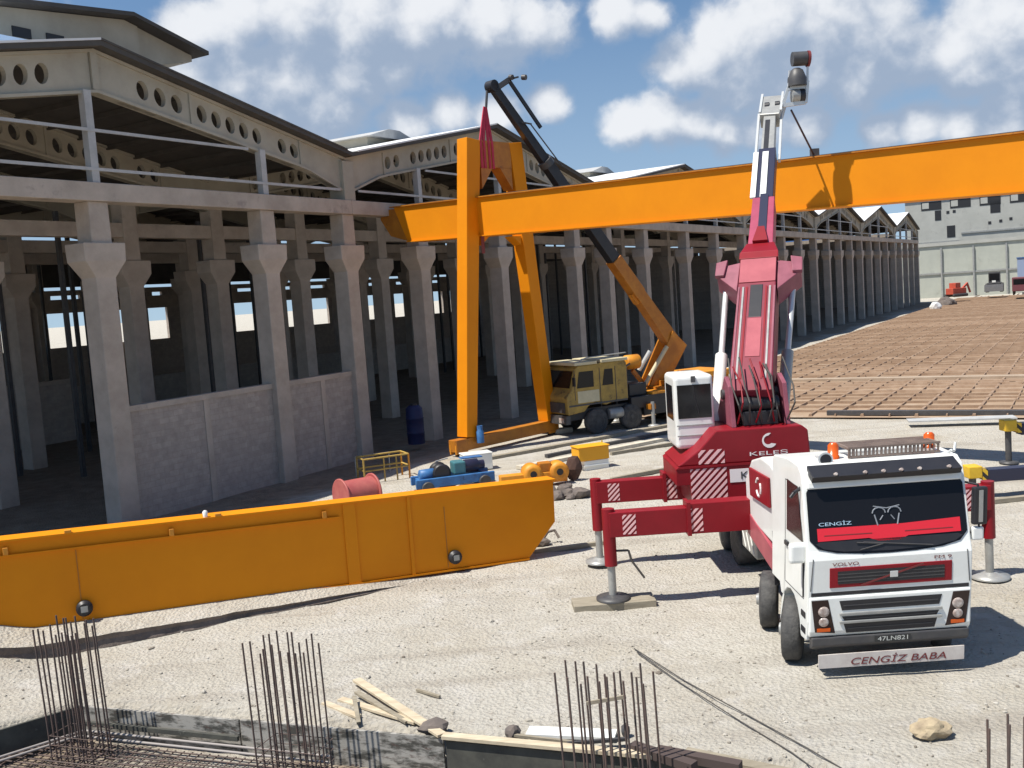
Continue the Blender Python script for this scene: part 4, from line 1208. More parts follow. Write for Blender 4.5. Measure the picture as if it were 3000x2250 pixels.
# --- slewing superstructure (world coordinates from survey points)
def facebox(px, py, wpx, hpx, y, dep, mbx=None):
    c = S(px, py, y); w_ = wpx * y / 2160.0; h_ = hpx * y / 2160.0
    mbx = mbx or MB()
    return mbx.box((c.x - w_ / 2, c.y, c.z - h_ / 2), (c.x + w_ / 2, c.y + dep, c.z + h_ / 2))
SZ = 2.62                                 # top of the striped band
mb = LB()
Yf = 22.3 - TY
fp = [(-2.62, 2.66), (-2.10, 3.02), (-1.72, 3.42), (.22, 3.42), (.36, 3.30), (.40, 2.66)]
mb.prism([(x, Yf, z) for x, z in fp], (0, 2.0, 0)); tf = mb.build('counterweight', RED, tr, bevel=.03)
mb = LB(); mb.prism([(-2.66, Yf - .02, 2.60), (-2.58, Yf - .02, 2.655), (.42, Yf - .02, 2.655), (.42, Yf - .02, 2.60)], (0, 2.0, 0)); mb.build('counterweight_ledge', RED, tf)
mb = LB(); mb.prism([(-2.66, Yf, 2.22), (-2.66, Yf, 2.598), (.40, Yf, 2.598), (.40, Yf, 1.72), (-2.32, Yf, 1.72), (-2.36, Yf, 2.22)], (0, 1.9, 0)); tl = mb.build('turret_base', RED, tr, bevel=.01)
mb = LB(); mb.box((-1.45, Yf - .012, 2.22), (.38, Yf - .002, 2.52)); wp_ = mb.build('name_band', LWHITE, tl)
text('K 450', 'band_lettering', LETB, wp_, (-.85, Yf - .016, 2.37), (1, 0, 0), (0, 0, 1), .17, .70, local=True)
stripe_block('hazard_stripes', tl, -2.34, -1.52, Yf - .003, 1.76, 2.58, 6)
stripe_block('hazard_stripes', tf, -2.14, -1.55, Yf - .003, 2.68, 3.00, 2)
text('KELEŞ', 'crane_lettering', LWHITE, tf, (-.55, Yf - .006, 2.83), (1, 0, 0), (0, 0, 1), .12, .86, local=True)
mb = LB()                                 # round badge like a crescent with a hook
K = 16; ring = []
for i in range(K + 1):
    t = -2.6 + 4.4 * i / K
    ring.append((-.52 + .17 * math.cos(t), 3.12 + .17 * math.sin(t)))
inn = [(-.49 + .10 * math.cos(-2.3 + 3.9 * i / K), 3.13 + .10 * math.sin(-2.3 + 3.9 * i / K)) for i in range(K + 1)]
pts = [(-1 * (x + .52) - .52, z) for x, z in ring]; ptsi = [(-1 * (x + .52) - .52, z) for x, z in inn]
vs = [(x, Yf - .008, z) for x, z in pts] + [(x, Yf - .008, z) for x, z in ptsi]
mb.add(vs, [(i, i + 1, K + 2 + i, K + 1 + i) for i in range(K)]); mb.build('crane_emblem', LWHITE, tf, solid=.004)
mb = LB(); mb.lathe((-.2, 24.2 - TY, 1.5), (0, 0, 1), [(0, 1.0), (.3, 1.0)], 32); mb.build('slew_ring', DARKG, tr)
mb = LB(); mb.box((-1.0, Yf + 1.9, 1.75), (.6, Yf + 3.6, 2.7)); mb.build('turret_frame', RED, tr)
for s_ in (-1, 1):                         # side plates carrying the boom foot
    xx = -.62 + s_ * .62
    mb = LB(); mb.prism([(xx - .05, Yf + .25, 3.421), (xx - .05, Yf + .45, 4.35), (xx - .05, Yf + .85, 4.55), (xx - .05, Yf + 1.95, 3.421)], (.10, 0, 0)); mb.build('boom_cheek', MAUVE, tr, bevel=.01)
mb = LB(); mb.tube((-1.35, Yf + .95, 4.12), (.10, Yf + .95, 4.12), .12, 14); mb.build('boom_pin', DARKG, tr)
rh = random.Random(6)
for k in range(9):                          # hydraulic hoses round the boom foot
    x0 = -1.15 + k * .14; xx_ = rh.uniform(-.15, .15)
    mb = LB(); mb.path([(x0, Yf + .3, 3.5), (x0 + xx_, Yf + .05, 3.85 + rh.uniform(-.1, .2)), (x0 + xx_ * 1.5, Yf + .35, 4.3 + rh.uniform(-.1, .3)), (x0 + xx_, Yf + .9, 4.75 + rh.uniform(-.1, .3))], .02, 6); mb.build('hydraulic_hose', CABLE if k % 3 else RED, tr)
mb = LB(); mb.box((-1.0, Yf + .35, 3.425), (-.2, Yf + 1.6, 3.75)); mb.tube((-1.05, Yf + .55, 3.9), (-.15, Yf + .55, 3.9), .18, 14); mb.build('winch', BLACK, tr, bevel=.02)
# operator's cab
mb = MB(); c = S(1501, 890, 23.0); w2, h2 = .46, .86
mb.prism([(c.x - w2, c.y, c.z - h2), (c.x - w2, c.y, c.z + h2), (c.x + w2, c.y, c.z + h2), (c.x + w2, c.y, c.z - h2)], (0, 1.4, 0)); oc = mb.build('operator_cab', WHITE, tr, bevel=.10, seg=4)
mb = MB(); mb.box((c.x - w2 + .07, c.y - .012, c.z - .14), (c.x + w2 - .07, c.y - .002, c.z + h2 - .22)); wi = mb.build('cab_window', GLASS, oc)
mb = MB(); mb.path([(c.x + .1, c.y - .02, c.z - .1), (c.x + .02, c.y - .02, c.z + .3), (c.x - .02, c.y - .02, c.z + .62)], .012, 5); mb.build('wiper', BLACK, wi)
mb = MB(); mb.box((c.x - .06, c.y - .05, c.z + h2 - .16), (c.x + .04, c.y - .003, c.z + h2 - .02)); mb.build('cab_lamp', DARKG, oc)
mb = MB(); mb.prism([(c.x - w2 - .006, c.y + .25, c.z - .2), (c.x - w2 - .006, c.y + .25, c.z + .62), (c.x - w2 - .006, c.y + 1.15, c.z + .62), (c.x - w2 - .006, c.y + 1.15, c.z - .2)], (.008, 0, 0)); mb.build('cab_window', GLASS, oc)
for z in (-.32, -.56):
    mb = MB(); mb.box((c.x - w2 + .03, c.y - .012, c.z + z), (c.x + w2 - .03, c.y - .002, c.z + z + .03)); mb.build('cab_ridge', GREYM, oc)
# boom: base point, head point, sections by fractions
BA = Vector((5.60, 23.25, 4.12)); BT = S(1664, 255, 32.2)
bd = (BT - BA).normalized(); blen = (BT - BA).length
bu = Vector((0, 0, 1)); br = bd.cross(bu).normalized(); bt = br.cross(bd).normalized()   # bt: outward normal of the boom's top (faces camera/up)
if bt.y > 0: bt = -bt
def bpt(f, r_=0.0, u_=0.0):
    return BA + bd * (blen * f) + br * r_ + bt * u_
# find fraction whose image row is py
def frac(py):
    lo, hi = 0.0, 1.2
    for _ in range(40):
        m_ = (lo + hi) / 2
        P_ = bpt(m_) - Vector((0, 0, CAM_H))
        d_ = P_.dot(c_fwd); v_ = (384 - FOC * P_.dot(c_up) / d_) * 2.16
        if v_ > py: lo = m_
        else: hi = m_
    return lo
fA, fB, fC, fD, fE = frac(870), frac(548), frac(440), frac(345), frac(248)
boom = LB  # (alias keeps names short)
mb = MB(); mb.bar(bpt(fA - .03), bpt(frac(590)), 1.0, .90, .92, .95, up=bt); bs = mb.build('boom_section', MAROON, tr, bevel=.03)
mb = MB(); mb.bar(bpt(frac(800), 0, .455), bpt(frac(718), 0, .467), .34, .03, up=bt); mb.build('boom_plate', PINK, bs)
mb = MB(); mb.bar(bpt(frac(590)), bpt(frac(576)), .99, 1.03, up=bt); mb.bar(bpt(frac(575.5)), bpt(frac(548)), .98, 1.0, .72, .74, up=bt); mb.build('boom_collar', RED, bs, bevel=.015)
mb = MB(); mb.bar(bpt(frac(715), 0, .44), bpt(frac(645), 0, .45), .32, .06, up=bt); mb.build('boom_slot', BLACK, bs, bevel=.02)
for r_ in (-.44, -.33, -.24, .24, .33, .44):
    mb = MB(); mb.bar(bpt(frac(850), r_, .44), bpt(frac(650), r_, .47), .045, .05, up=bt); mb.build('boom_rib', MAUVE if abs(r_) > .4 else GREYM if abs(r_) > .3 else RED, bs)
mb = MB(); mb.bar(bpt(frac(640), 0, .47), bpt(frac(592), 0, .50), .90, .05, up=bt); mb.build('boom_plate', PINK, bs)
for s_ in (-1, 1):
    mb = MB()
    mb.prism([bpt(frac(590), s_ * .47, .40), bpt(frac(594), s_ * 1.06, .34), bpt(frac(612), s_ * 1.06, .34), bpt(frac(652), s_ * .50, .40)], bt * -.55)
    mb.prism([bpt(frac(585), s_ * .80, .45), bpt(frac(588), s_ * 1.10, .42), bpt(frac(616), s_ * 1.10, .42), bpt(frac(618), s_ * .86, .45)], bt * -.12)
    mb.build('cylinder_bracket', MAUVE, bs, bevel=.02)
    # luffing cylinders
    ct = bpt(frac(602), s_ * .86, .0); cbm = Vector((BA.x + s_ * .84 * br.x, BA.y + .6, 3.1))
    mid = cbm + (ct - cbm) * .47
    mb = MB(); mb.tube(mid, ct, .075, 14); lr = mb.build('cylinder_rod', CHROME, tr)
    mb = MB(); mb.tube(cbm, mid + (ct - cbm) * .02, .15, 18); mb.build('luffing_cylinder', WHITE if s_ < 0 else GREYM, tr)
mb = MB(); mb.bar(bpt(fB - .02), bpt(fC - .01), .66, .70, .60, .64, up=bt); s2 = mb.build('boom_section', mat('rose_boom_paint', (.37, .05, .105), .5, (.28, .035, .075), 1.6), tr, bevel=.02)
mb = MB(); mb.bar(bpt(fB, .02, .35), bpt(fC, .02, .325), .22, .05, up=bt); mb.build('hose_track', NAVY, s2)
mb = MB(); mb.prism([bpt(fB, -.2, .36), bpt(fB, .2, .36), bpt(fB + .05, .09, .37), bpt(fB + .05, -.09, .37)], bt * .10); mb.build('boom_shoe', RED, s2)
mb = MB(); mb.bar(bpt(fC - .03), bpt(fD + .02), .50, .52, up=bt); s3 = mb.build('boom_section', NAVY, tr, bevel=.02)
for r_, w_, m_ in ((-.31, .15, WHITE), (-.03, .17, WHITE)):
    mb = MB(); mb.bar(bpt(fC - .005, r_, .27), bpt(fD, r_, .27), w_, .06, up=bt); mb.build('boom_rail', m_, s3)
mb = MB(); mb.bar(bpt(fD - .02), bpt(fE), .40, .40, .36, .36, up=bt); s4 = mb.build('boom_section', GREYM, tr, bevel=.02)
for r_ in (-.36, .34):
    mb = MB(); mb.bar(bpt(fD - .01, r_, .0), bpt(fE + .005, r_, .0), .07, .12, up=bt); mb.build('boom_rail', CHROME, s4)
mb = MB(); mb.bar(bpt(fD, -.05, .205), bpt(fE - .05, -.05, .19), .14, .02, up=bt); mb.build('hose_track', BLACK, s4)
# head with sheaves, tilted jib carrying dark rollers
mb = MB(); mb.bar(bpt(fE - .03), bpt(frac(222), .1), .62, .5, .70, .5, up=bt); hd = mb.build('boom_head', GREYM, tr, bevel=.03)
for r_ in (-.30, .34):
    mb = MB(); mb.bar(bpt(fE - .02, r_, .27), bpt(frac(218), r_ + .04, .27), .07, .04, up=bt); mb.build('head_plate', CHROME, hd)
for r_ in (-.1, .22):
    mb = MB(); mb.tube(bpt(frac(240), r_ - .07, .16), bpt(frac(240), r_ + .07, .16), .15, 16); mb.build('sheave', BLACK, hd)
yj = BT.y
jb0, jb1, jb2, jb3 = S(1705, 222, yj), S(1716, 190, yj), S(1722, 150, yj), S(1728, 112, yj)
mb = MB(); mb.bar(S(1690, 228, yj), S(1703, 190, yj), .07, .10); mb.bar(S(1703, 190, yj), S(1706, 152, yj), .06, .08)
mb.bar(S(1740, 222, yj), S(1744, 175, yj), .09, .14); mb.bar(S(1744, 175, yj), S(1745, 118, yj), .05, .08)
mb.bar(S(1690, 228, yj), S(1740, 221, yj), .1, .12); mb.bar(S(1700, 192, yj), S(1744, 188, yj), .08, .12)
jb_ = mb.build('jib', CHROME, tr)
mb = MB(); mb.tube(S(1710, 207, yj), S(1726, 206, yj), .20, 18); mb.build('jib_block', GREYM, jb_)
mb = MB(); mb.tube(S(1727, 206, yj), S(1737, 205, yj), .20, 18); mb.build('jib_sheave', BLACK, jb_)
mb = MB(); mb.lathe(S(1722, 186, yj), (0, 0, 1), [(0, .30), (.25, .29), (.48, .20), (.55, .10)], 18); mb.build('jib_cover', DARKG, jb_)
mb = MB(); mb.tube(S(1711, 128, yj), S(1742, 126, yj), .22, 18); mb.build('jib_roller', DARKG, jb_)
mb = MB(); mb.tube(S(1743, 127, yj), S(1748, 127, yj), .25, 18); mb.build('roller_flange', LETR, jb_)
# inclined wire from the head down to the hoisted girder
def pxx(P_):
    q = P_ - Vector((0, 0, CAM_H)); return (512 + FOC * q.dot(c_rt) / q.dot(c_fwd)) * 2.16
tg = 14.0
while pxx(ugp(tg, .5, HH + .05)) < 1757: tg += .05
gp = ugp(tg, .5, HH + .05)
mb = MB(); mb.tube(S(1709, 238, yj), gp, .035, 6); mb.build('hoist_wire', NAVY, tr)
mb = MB(); mb.cbox(gp + Vector((0, 0, .1)), (.25, .25, .3)); mb.build('hook_shackle', DARKG, tr)

# ================================================================== YELLOW MOBILE CRANE
yc_d = Vector((.875, .485, 0)).normalized()          # nose to tail
YC = Vector((2.75, 47.2, 0))
yc = thing('mobile_crane', 'old olive yellow mobile crane with a raised orange and black boom beside the hall', 'mobile crane', YC, math.atan2(yc_d.y, yc_d.x))
# own frame: x nose to tail, y away from the camera side, z up
mb = LB(); mb.box((-.8, -1.0, .75), (9.3, 1.0, 1.25)); mb.box((2.6, -1.24, .95), (9.2, 1.24, 1.5)); mb.build('carrier', BLACK, yc, bevel=.02)
cp = [(-.95, 1.05), (-1.0, 1.9), (-.72, 2.2), (-.45, 3.15), (-.3, 3.28), (2.35, 3.34), (2.45, 3.2), (2.45, 1.45), (1.5, 1.4)]
cp += [(.62 + .78 * math.cos(t), .75 + .75 * math.sin(t)) for t in [.85, 1.3, 1.75, 2.2, 2.6]]
mb = LB(); mb.prism([(x, -1.22, z) for x, z in cp], (0, 2.44, 0)); yb_ = mb.build('cab', OLIVE, yc, bevel=.05)
for x0, x1 in ((-.42, .52), (1.0, 1.62)):
    mb = LB(); mb.prism([(x0 + .0, -1.232, 2.25), (x0 + .16, -1.232, 3.0), (x1, -1.232, 3.0), (x1, -1.232, 2.25)], (0, .012, 0)); mb.build('cab_window', GLASS, yb_)
mb = LB(); mb.prism([(-.735, -1.05, 2.28), (-.735, 1.05, 2.28), (-.50, 1.05, 3.05), (-.50, -1.05, 3.05)], (-.012, 0, .004)); mb.build('windscreen', GLASS, yb_)
mb = LB(); mb.box((-.5, -1.27, 3.30), (.75, 1.27, 3.44)); mb.box((1.0, -1.27, 3.32), (2.5, 1.27, 3.46)); mb.build('roof_board', CREAM, yb_, bevel=.02)
mb = LB(); mb.path([(-.1, -1.1, 3.5), (.3, -1.1, 3.62), (2.6, -1.0, 3.66)], .03, 6); mb.build('roof_rail', GREYM, yb_)
mb = LB(); mb.box((-.4, -1.236, 1.55), (.8, -1.222, 2.1)); mb.build('door_panel', CREAM, yb_, bevel=.01)
mb = LB(); mb.box((-1.06, -1.15, .62), (-.82, 1.15, 1.02)); mb.build('bumper', DARKG, yc)
mb = LB(); mb.box((-1.09, -.95, .68), (-1.062, -.55, .92)); mb.box((-1.09, .55, .68), (-1.062, .95, .92)); mb.build('headlight', LENS, yc)
for x in (.62, 2.6, 6.2, 7.7):
    for y, d in ((-1.25, -1), (1.25, 1)):
        mb = LB(); mb.lathe((x, y - d * .36, .6), (0, d, 0), [(0, .36), (.02, .53), (.06, .60), (.32, .60), (.36, .53), (.37, .36)], 24); wl = mb.build('wheel', RUBBER, yc)
        mb = LB(); mb.lathe((x, y - d * .10, .6), (0, d, 0), [(0, .36), (.115, .36), (.1, .30), (.04, .2), (.04, .12), (.13, .1)], 18); mb.build('rim', DARKG, wl)
mb = LB(); mb.box((3.35, -1.22, .55), (5.6, -.9, 1.35)); mb.build('tool_box', BLACK, yc, bevel=.03)
mb = LB(); mb.lathe((1.35, -1.05, .85), (1, 0, 0), [(0, .2), (.03, .26), (.75, .26), (.78, .2)], 16); mb.build('fuel_tank', GREYM, yc)
for x in (-.55, .86, 1.75):
    mb = LB(); mb.box((x, -1.238, 1.25 if x > 0 else 1.7), (x + .025, -1.222, 3.1)); mb.build('panel_seam', DARKG, yb_)
mb = LB(); mb.box((-.9, -1.236, 1.42), (2.4, -1.222, 1.50)); mb.build('side_trim', DARKG, yb_)
mb = LB(); mb.path([(-.5, -1.24, 2.9), (-.72, -1.5, 2.85), (-.72, -1.5, 2.4)], .02, 6); mb.build('mirror_arm', BLACK, yb_)
mb = LB(); mb.cbox((-.74, -1.5, 2.6), (.06, .2, .42)); mb.build('mirror', BLACK, yb_)
mb = LB(); mb.box((-1.03, -1.0, 1.15), (-.995, 1.0, 1.62)); mb.build('radiator_grille', DARKG, yb_)
mb = LB(); mb.path([(2.55, -1.0, 1.5), (2.55, -1.0, 3.0), (2.8, -1.0, 3.1)], .05, 8); mb.build('exhaust_pipe', DARKG, yc)
mb = LB(); mb.box((2.75, -.9, 1.503), (3.8, .9, 2.1)); mb.build('engine_cover', BLACK, yc, bevel=.05)
for x in (3.6, 8.9):
    mb = LB(); mb.box((x - .15, -1.6, .85), (x + .15, 1.6, 1.1)); ob = mb.build('outrigger_beam', ORG, yc)
    for y in (-1.55, 1.55):
        mb = LB(); mb.tube((x, y, .12), (x, y, 1.2), .09, 12); mb.lathe((x, y, .03), (0, 0, 1), [(0, .28), (.06, .28), (.1, .12)], 14); mb.build('jack', GREYM, ob)
mb = LB(); mb.box((3.9, -1.2, 1.503), (9.2, 1.2, 1.62)); mb.build('deck_plate', YEL2, yc)
mb = LB(); mb.box((5.2, -1.15, 1.70), (8.8, 1.15, 2.0)); mb.lathe((5.6, 0, 1.55), (0, 0, 1), [(0, .9), (.2, .9)], 24); tt = mb.build('turntable', ORG, yc, bevel=.02)
mb = LB(); mb.box((6.9, -1.2, 2.003), (8.9, 1.2, 2.30)); mb.build('counterweight', YEL2, yc, bevel=.05)
inv = FR[yc.name].inverted()
BP0, BP1, BP2 = S(1452, 742, 50.4), S(1330, 556, 48.6), S(1062, 184, 45.3)
def ycb(f):
    return BP0 + (BP2 - BP0) * f
mb = MB()
for s_ in (-1, 1):
    o_ = Vector((.485, -.875, 0)) * (.42 * s_)
    a, b, c_, d_ = S(1385, 845, 50.0), S(1420, 845, 50.4), S(1470, 745, 50.6), S(1440, 715, 50.4)
    mb.prism([a + o_, b + o_, c_ + o_, d_ + o_], Vector((.485, -.875, 0)) * .09)
mb.build('boom_cheek', ORG, yc)
f1_ = (BP1 - BP0).length / (BP2 - BP0).length
mb = MB(); mb.bar(ycb(-.02), ycb(f1_ * .62), .52, .80, .58, .58); b1_ = mb.build('boom_section', ORG, yc, bevel=.03)
mb = MB(); mb.bar(ycb(f1_ * .60), ycb(f1_), .62, .66, .62, .62); mb.build('boom_section', ORG, yc, bevel=.03)
mb = MB(); mb.bar(ycb(f1_ * .70) + Vector((0, 0, -.38)), ycb(f1_ * .60) + Vector((0, 0, -.42)), .3, .35); mb.build('boom_lug', YEL2, b1_)
mb = MB(); mb.bar(ycb(f1_ - .02), ycb(.72), .50, .56, .46, .50); b3_ = mb.build('boom_section', BLACK, yc, bevel=.02)
mb = MB(); mb.bar(ycb(.70), ycb(1.0), .40, .44, .32, .36); b4_ = mb.build('boom_section', BLACK, yc, bevel=.02)
mb = MB(); mb.tube(ycb(.735) + Vector((0, 0, .0)), ycb(.715), .36, 12); mb.build('boom_collar', DARKG, b4_)
mb = MB(); hp = ycb(1.0); mb.tube(hp + Vector((-.15, .15, -.05)), hp + Vector((.15, -.15, -.05)), .26, 16); mb.bar(ycb(.985), S(1100, 172, 45.2), .12, .22); mb.build('boom_head', BLACK, yc)
mb = MB(); mb.bar(S(1098, 172, 45.2), S(1168, 276, 46.0), .10, .15); mb.bar(S(1098, 172, 45.2), S(1120, 166, 45.0), .05, .07); fj = mb.build('fly_jib', BLACK, yc)
mb = MB(); mb.tube(S(1101, 167, 45.1), S(1107, 167, 45.0), .12, 10); mb.tube(S(1128, 167, 45.0), S(1136, 167, 44.9), .12, 10); mb.build('jib_sheave', DARKG, fj)
mb = MB(); mb.bar(S(1148, 268, 45.9), S(1128, 264, 45.7), .06, .06); mb.tube(S(1146, 268, 45.9), S(1215, 360, 46.6), .03, 6); mb.build('jib_strut', DARKG, fj)
# lift cylinder pair, hose drum, deck block
for s_ in (-1, 1):
    o_ = Vector((.485, -.875, 0)) * (.32 * s_)
    a, b = S(1385, 830, 49.8) + o_, S(1432, 748, 50.2) + o_
    if s_ < 0:
        a, b = S(1380, 800, 50.0), S(1404, 758, 50.0)
    mb = MB(); mb.tube(a, b, .11, 12); mb.build('lift_cylinder', CREAM if s_ > 0 else CHROME, yc)
mb = MB(); q = S(1362, 782, 49.2); mb.lathe(q + Vector((.4, .22, 0)), (-.875, -.485, 0), [(0, .30), (.04, .36), (.75, .36), (.80, .28)], 20); mb.build('hose_drum', YEL2, yc)
mb = MB(); mb.bar(S(1366, 800, 49.3), S(1395, 835, 49.9), .14, .18); mb.build('drum_bracket', ORG, yc)
# red sling from the boom head to the A frame's head beam
ht = (LA + LBp) / 2 + Vector((0, 0, .36))
mb = MB()
tp = S(1050, 232, 45.25)
mb.tube(S(1052, 196, 45.3), tp, .06, 8)
slg = thing('lifting_sling', 'red textile sling hanging from the black boom head to the A frame top', 'sling', (tp.x, tp.y, ht.z))
mb.build('hook_link', DARKG, slg)
mb = MB()
for o_ in (-.92, -.72, -.42, -.20):
    mb.bar(tp + AD * o_ * .12, ht + AD * o_ + AN * .28 + Vector((0, 0, -.1)), .13, .05, up=AN)
    mb.bar(ht + AD * o_ + AN * .31 + Vector((0, 0, -.1)), ht + AD * o_ + AN * .31 + Vector((0, 0, -1.25)), .13, .03, up=AN)
mb.build('sling_strap', REDS, slg)

# ================================================================== MACHINE PARTS BEHIND THE LYING GIRDER
# rust red cable drum
dp = Vector((-5.35, 32.6, 0)); da = Vector((.80, .6, 0)).normalized()
dm = thing('cable_drum', 'rust red cable drum lying behind the lying girder near the hall wall', 'drum', dp, math.atan2(da.y, da.x))
mb = LB(); mb.lathe((-.55, 0, .60), (1, 0, 0), [(0, .50), (1.1, .50)], 28); mb.build('drum_barrel', RUSTP, dm)
for x in (-.62, .55):
    mb = LB(); mb.lathe((x, 0, .60), (1, 0, 0), [(0, .58), (.01, .60), (.06, .60), (.07, .58)], 28); mb.build('drum_flange', RUSTP, dm)
# pale yellow tube cage
cg = thing('guard_cage', 'pale yellow tube frame cage standing between the red drum and the blue hoist', 'cage', G(830, 1036), R(25))
for x in (-.9, .9):
    for y in (-.45, .45):
        mb = LB(); mb.tube((x, y, 0), (x, y, .95), .04, 8); mb.build('cage_post', YEL2 if x > 0 else OLIVE, cg)
mb = LB()
for z in (.5, .95):
    for a, b in (((-.9, -.45), (.9, -.45)), ((.9, -.45), (.9, .45)), ((.9, .45), (-.9, .45)), ((-.9, .45), (-.9, -.45))):
        mb.tube((a[0], a[1], z), (b[0], b[1], z), .035, 8)
mb.tube((-.1, -.45, 0), (-.1, -.45, .95), .03, 8); mb.tube((.4, -.45, 0), (.4, -.45, .95), .03, 8)
mb.build('cage_rail', OLIVE, cg)
mb = MB(); p = G(770, 1030); mb.path([p, p + Vector((0, 0, .8)), p + Vector((1.3, .4, .85)), p + Vector((1.3, .4, 0))], .025, 6)
solo(mb, 'pipe_hoop', 'thin grey pipe hoop standing left of the pale yellow cage', 'hoop', GREYM)
# blue hoist trolley
hp_ = G(985, 1052); ha = math.atan2(.30, .95)
ho = thing('hoist_trolley', 'blue crane hoist trolley with dark motors on the gravel behind the lying girder', 'hoist trolley', hp_, ha)
mb = LB(); mb.box((-1.55, -.5, .18), (1.35, -.36, .50)); mb.box((-1.55, .36, .18), (1.35, .5, .50)); mb.box((-1.4, -.355, .2), (-1.2, .355, .45)); mb.box((1.0, -.355, .2), (1.2, .355, .45)); mb.build('trolley_frame', BLUEM, ho, bevel=.02)
for x in (-1.15, .95):
    for y in (-.58, .58):
        mb = LB(); mb.lathe((x, y - .06, .2), (0, 1, 0), [(0, .2), (.03, .22), (.1, .22), (.12, .2)], 16); mb.build('trolley_wheel', DARKG, ho)
mb = LB(); mb.lathe((-.55, -.32, .62), (0, 1, 0), [(0, .26), (.03, .34), (.08, .27), (.58, .27), (.62, .34), (.65, .26)], 20); mb.build('rope_drum', BLACK, ho)
mb = LB(); mb.lathe((-1.35, -.1, .58), (1, .15, 0), [(0, .12), (.05, .22), (.55, .22), (.6, .14)], 16); mb.build('hoist_motor', BLUEM, ho)
mb = LB(); mb.box((-.1, -.3, .503), (.35, .3, .95)); mb.build('gearbox', TEAL, ho, bevel=.05)
mb = LB(); mb.lathe((.35, 0, .72), (1, 0, 0), [(0, .24), (.5, .24), (.55, .16), (.75, .16)], 18); mb.build('hoist_motor', NAVY, ho)
mb = LB(); mb.box((.3, .1, .96), (1.1, .5, 1.0)); mb.build('cover_plate', BLUEM, ho, bevel=.01)
mb = LB(); mb.bar((-.6, .4, .95), (-.1, .55, 1.0), .05, .03); mb.build('guard_rod', STEELP, ho)
# white electrical box resting behind
mb = MB(); p = G(1030, 1014); mb.cbox(p + Vector((0, 0, .33)), (1.15, .7, .62), .3); mb.cbox(p + Vector((0, 0, .665)), (1.2, .75, .05), .3)
solo(mb, 'control_cabinet', 'white box cabinet standing behind the blue hoist at the A frame foot', 'cabinet', WHITE, bevel=.03)
# yellow end carriage with round housings
ep = G(1150, 1052); ec = thing('end_carriage', 'yellow crane end carriage with round motor housings beside the blue hoist', 'end carriage', ep, .2)
mb = LB(); mb.box((-1.15, -.22, .12), (1.25, .22, .52)); mb.build('carriage_beam', YEL2, ec, bevel=.03)
for x in (-.0, .95):
    mb = LB(); mb.lathe((x, -.34, .50), (0, 1, 0), [(0, .22), (.03, .34), (.6, .34), (.63, .22)], 20); hb = mb.build('motor_housing', YEL2, ec)
    mb = LB(); mb.lathe((x, -.346, .50), (0, -1, 0), [(0, .12), (.02, .12)], 14); mb.build('housing_port', BLACK, hb)
mb = LB(); mb.box((.25, -.2, .523), (.7, .2, .85)); mb.build('brake_box', ORG, ec, bevel=.04)
for x in (-.9, .6):
    mb = LB(); mb.lathe((x, -.1, .16), (0, 1, 0), [(0, .17), (.2, .17)], 16); mb.build('carriage_wheel', DARKG, ec)
mb = LB(); mb.blob((1.6, .3, .45), (.32, .25, .42), 2, .3, 1.5, 3); mb.build('tarp_bundle', mat('brown_tarp', (.07, .035, .025), .9), ec)
# bright yellow sheet metal box
mb = MB(); p = G(1277, 1012); rr_ = .35
mb.cbox(p + Vector((0, 0, .62)), (1.25, .7, .50), rr_); mb.cbox(p + Vector((0, 0, .89)), (1.32, .76, .04), rr_)
bx_o = solo(mb, 'motor_cover', 'bright yellow sheet metal cover standing on a white crate behind the red outriggers', 'cover', mat('bright_yellow', (.78, .36, .01), .5), bevel=.03)
mb = MB(); mb.cbox(p + Vector((.1, 0, .18)), (1.0, .6, .36), rr_); mb.cbox(p + Vector((.1, 0, .17)), (1.06, .66, .06), rr_)
solo(mb, 'crate', 'white crate under the bright yellow metal cover', 'crate', WHITE, bevel=.01)
mb = MB(); p = G(1303, 1000); mb.bar(p, p + Vector((0, 0, .9)), .05, .05); mb.bar(p + Vector((-.2, 0, .02)), p + Vector((.2, 0, .02)), .05, .04)
solo(mb, 'marker_stake', 'thin yellow stake standing at the right of the yellow cover', 'stake', HAZY)
# dark rubble heap and bent bars by the girder's tapered end
rb = random.Random(5)
for i in range(7):
    p = G(1190 + rb.uniform(-10, 70), 1068 + rb.uniform(-12, 14))
    mb = MB(); r_ = rb.uniform(.14, .34); mb.blob(p + Vector((0, 0, r_ * .4)), (r_, r_ * .8, r_ * .65), 2, .5, 1.3, i)
    solo(mb, 'rubble_lump', 'dark brown rubble lump in the small heap between the girder end and outriggers', 'rubble', DSTONE, 'dark rubble lumps at the girder end')
mb = MB(); p = G(1165, 1178); mb.path([p, p + Vector((.25, .2, .3)), p + Vector((.45, .3, .32)), p + Vector((.55, .2, .12))], .035, 7); mb.blob(p + Vector((.0, .05, .08)), (.3, .2, .12), 2, .4, 2, 2)
solo(mb, 'bent_hook', 'bent dark steel hook lying at the tapered end of the lying girder', 'hook', DSTONE)
mb = MB(); mb.bar(G(1150, 1192, .05), G(1305, 1172, .05), .14, .1); solo(mb, 'timber_plank', 'brown plank on the gravel between the girder end and front left jack', 'plank', WOODG)
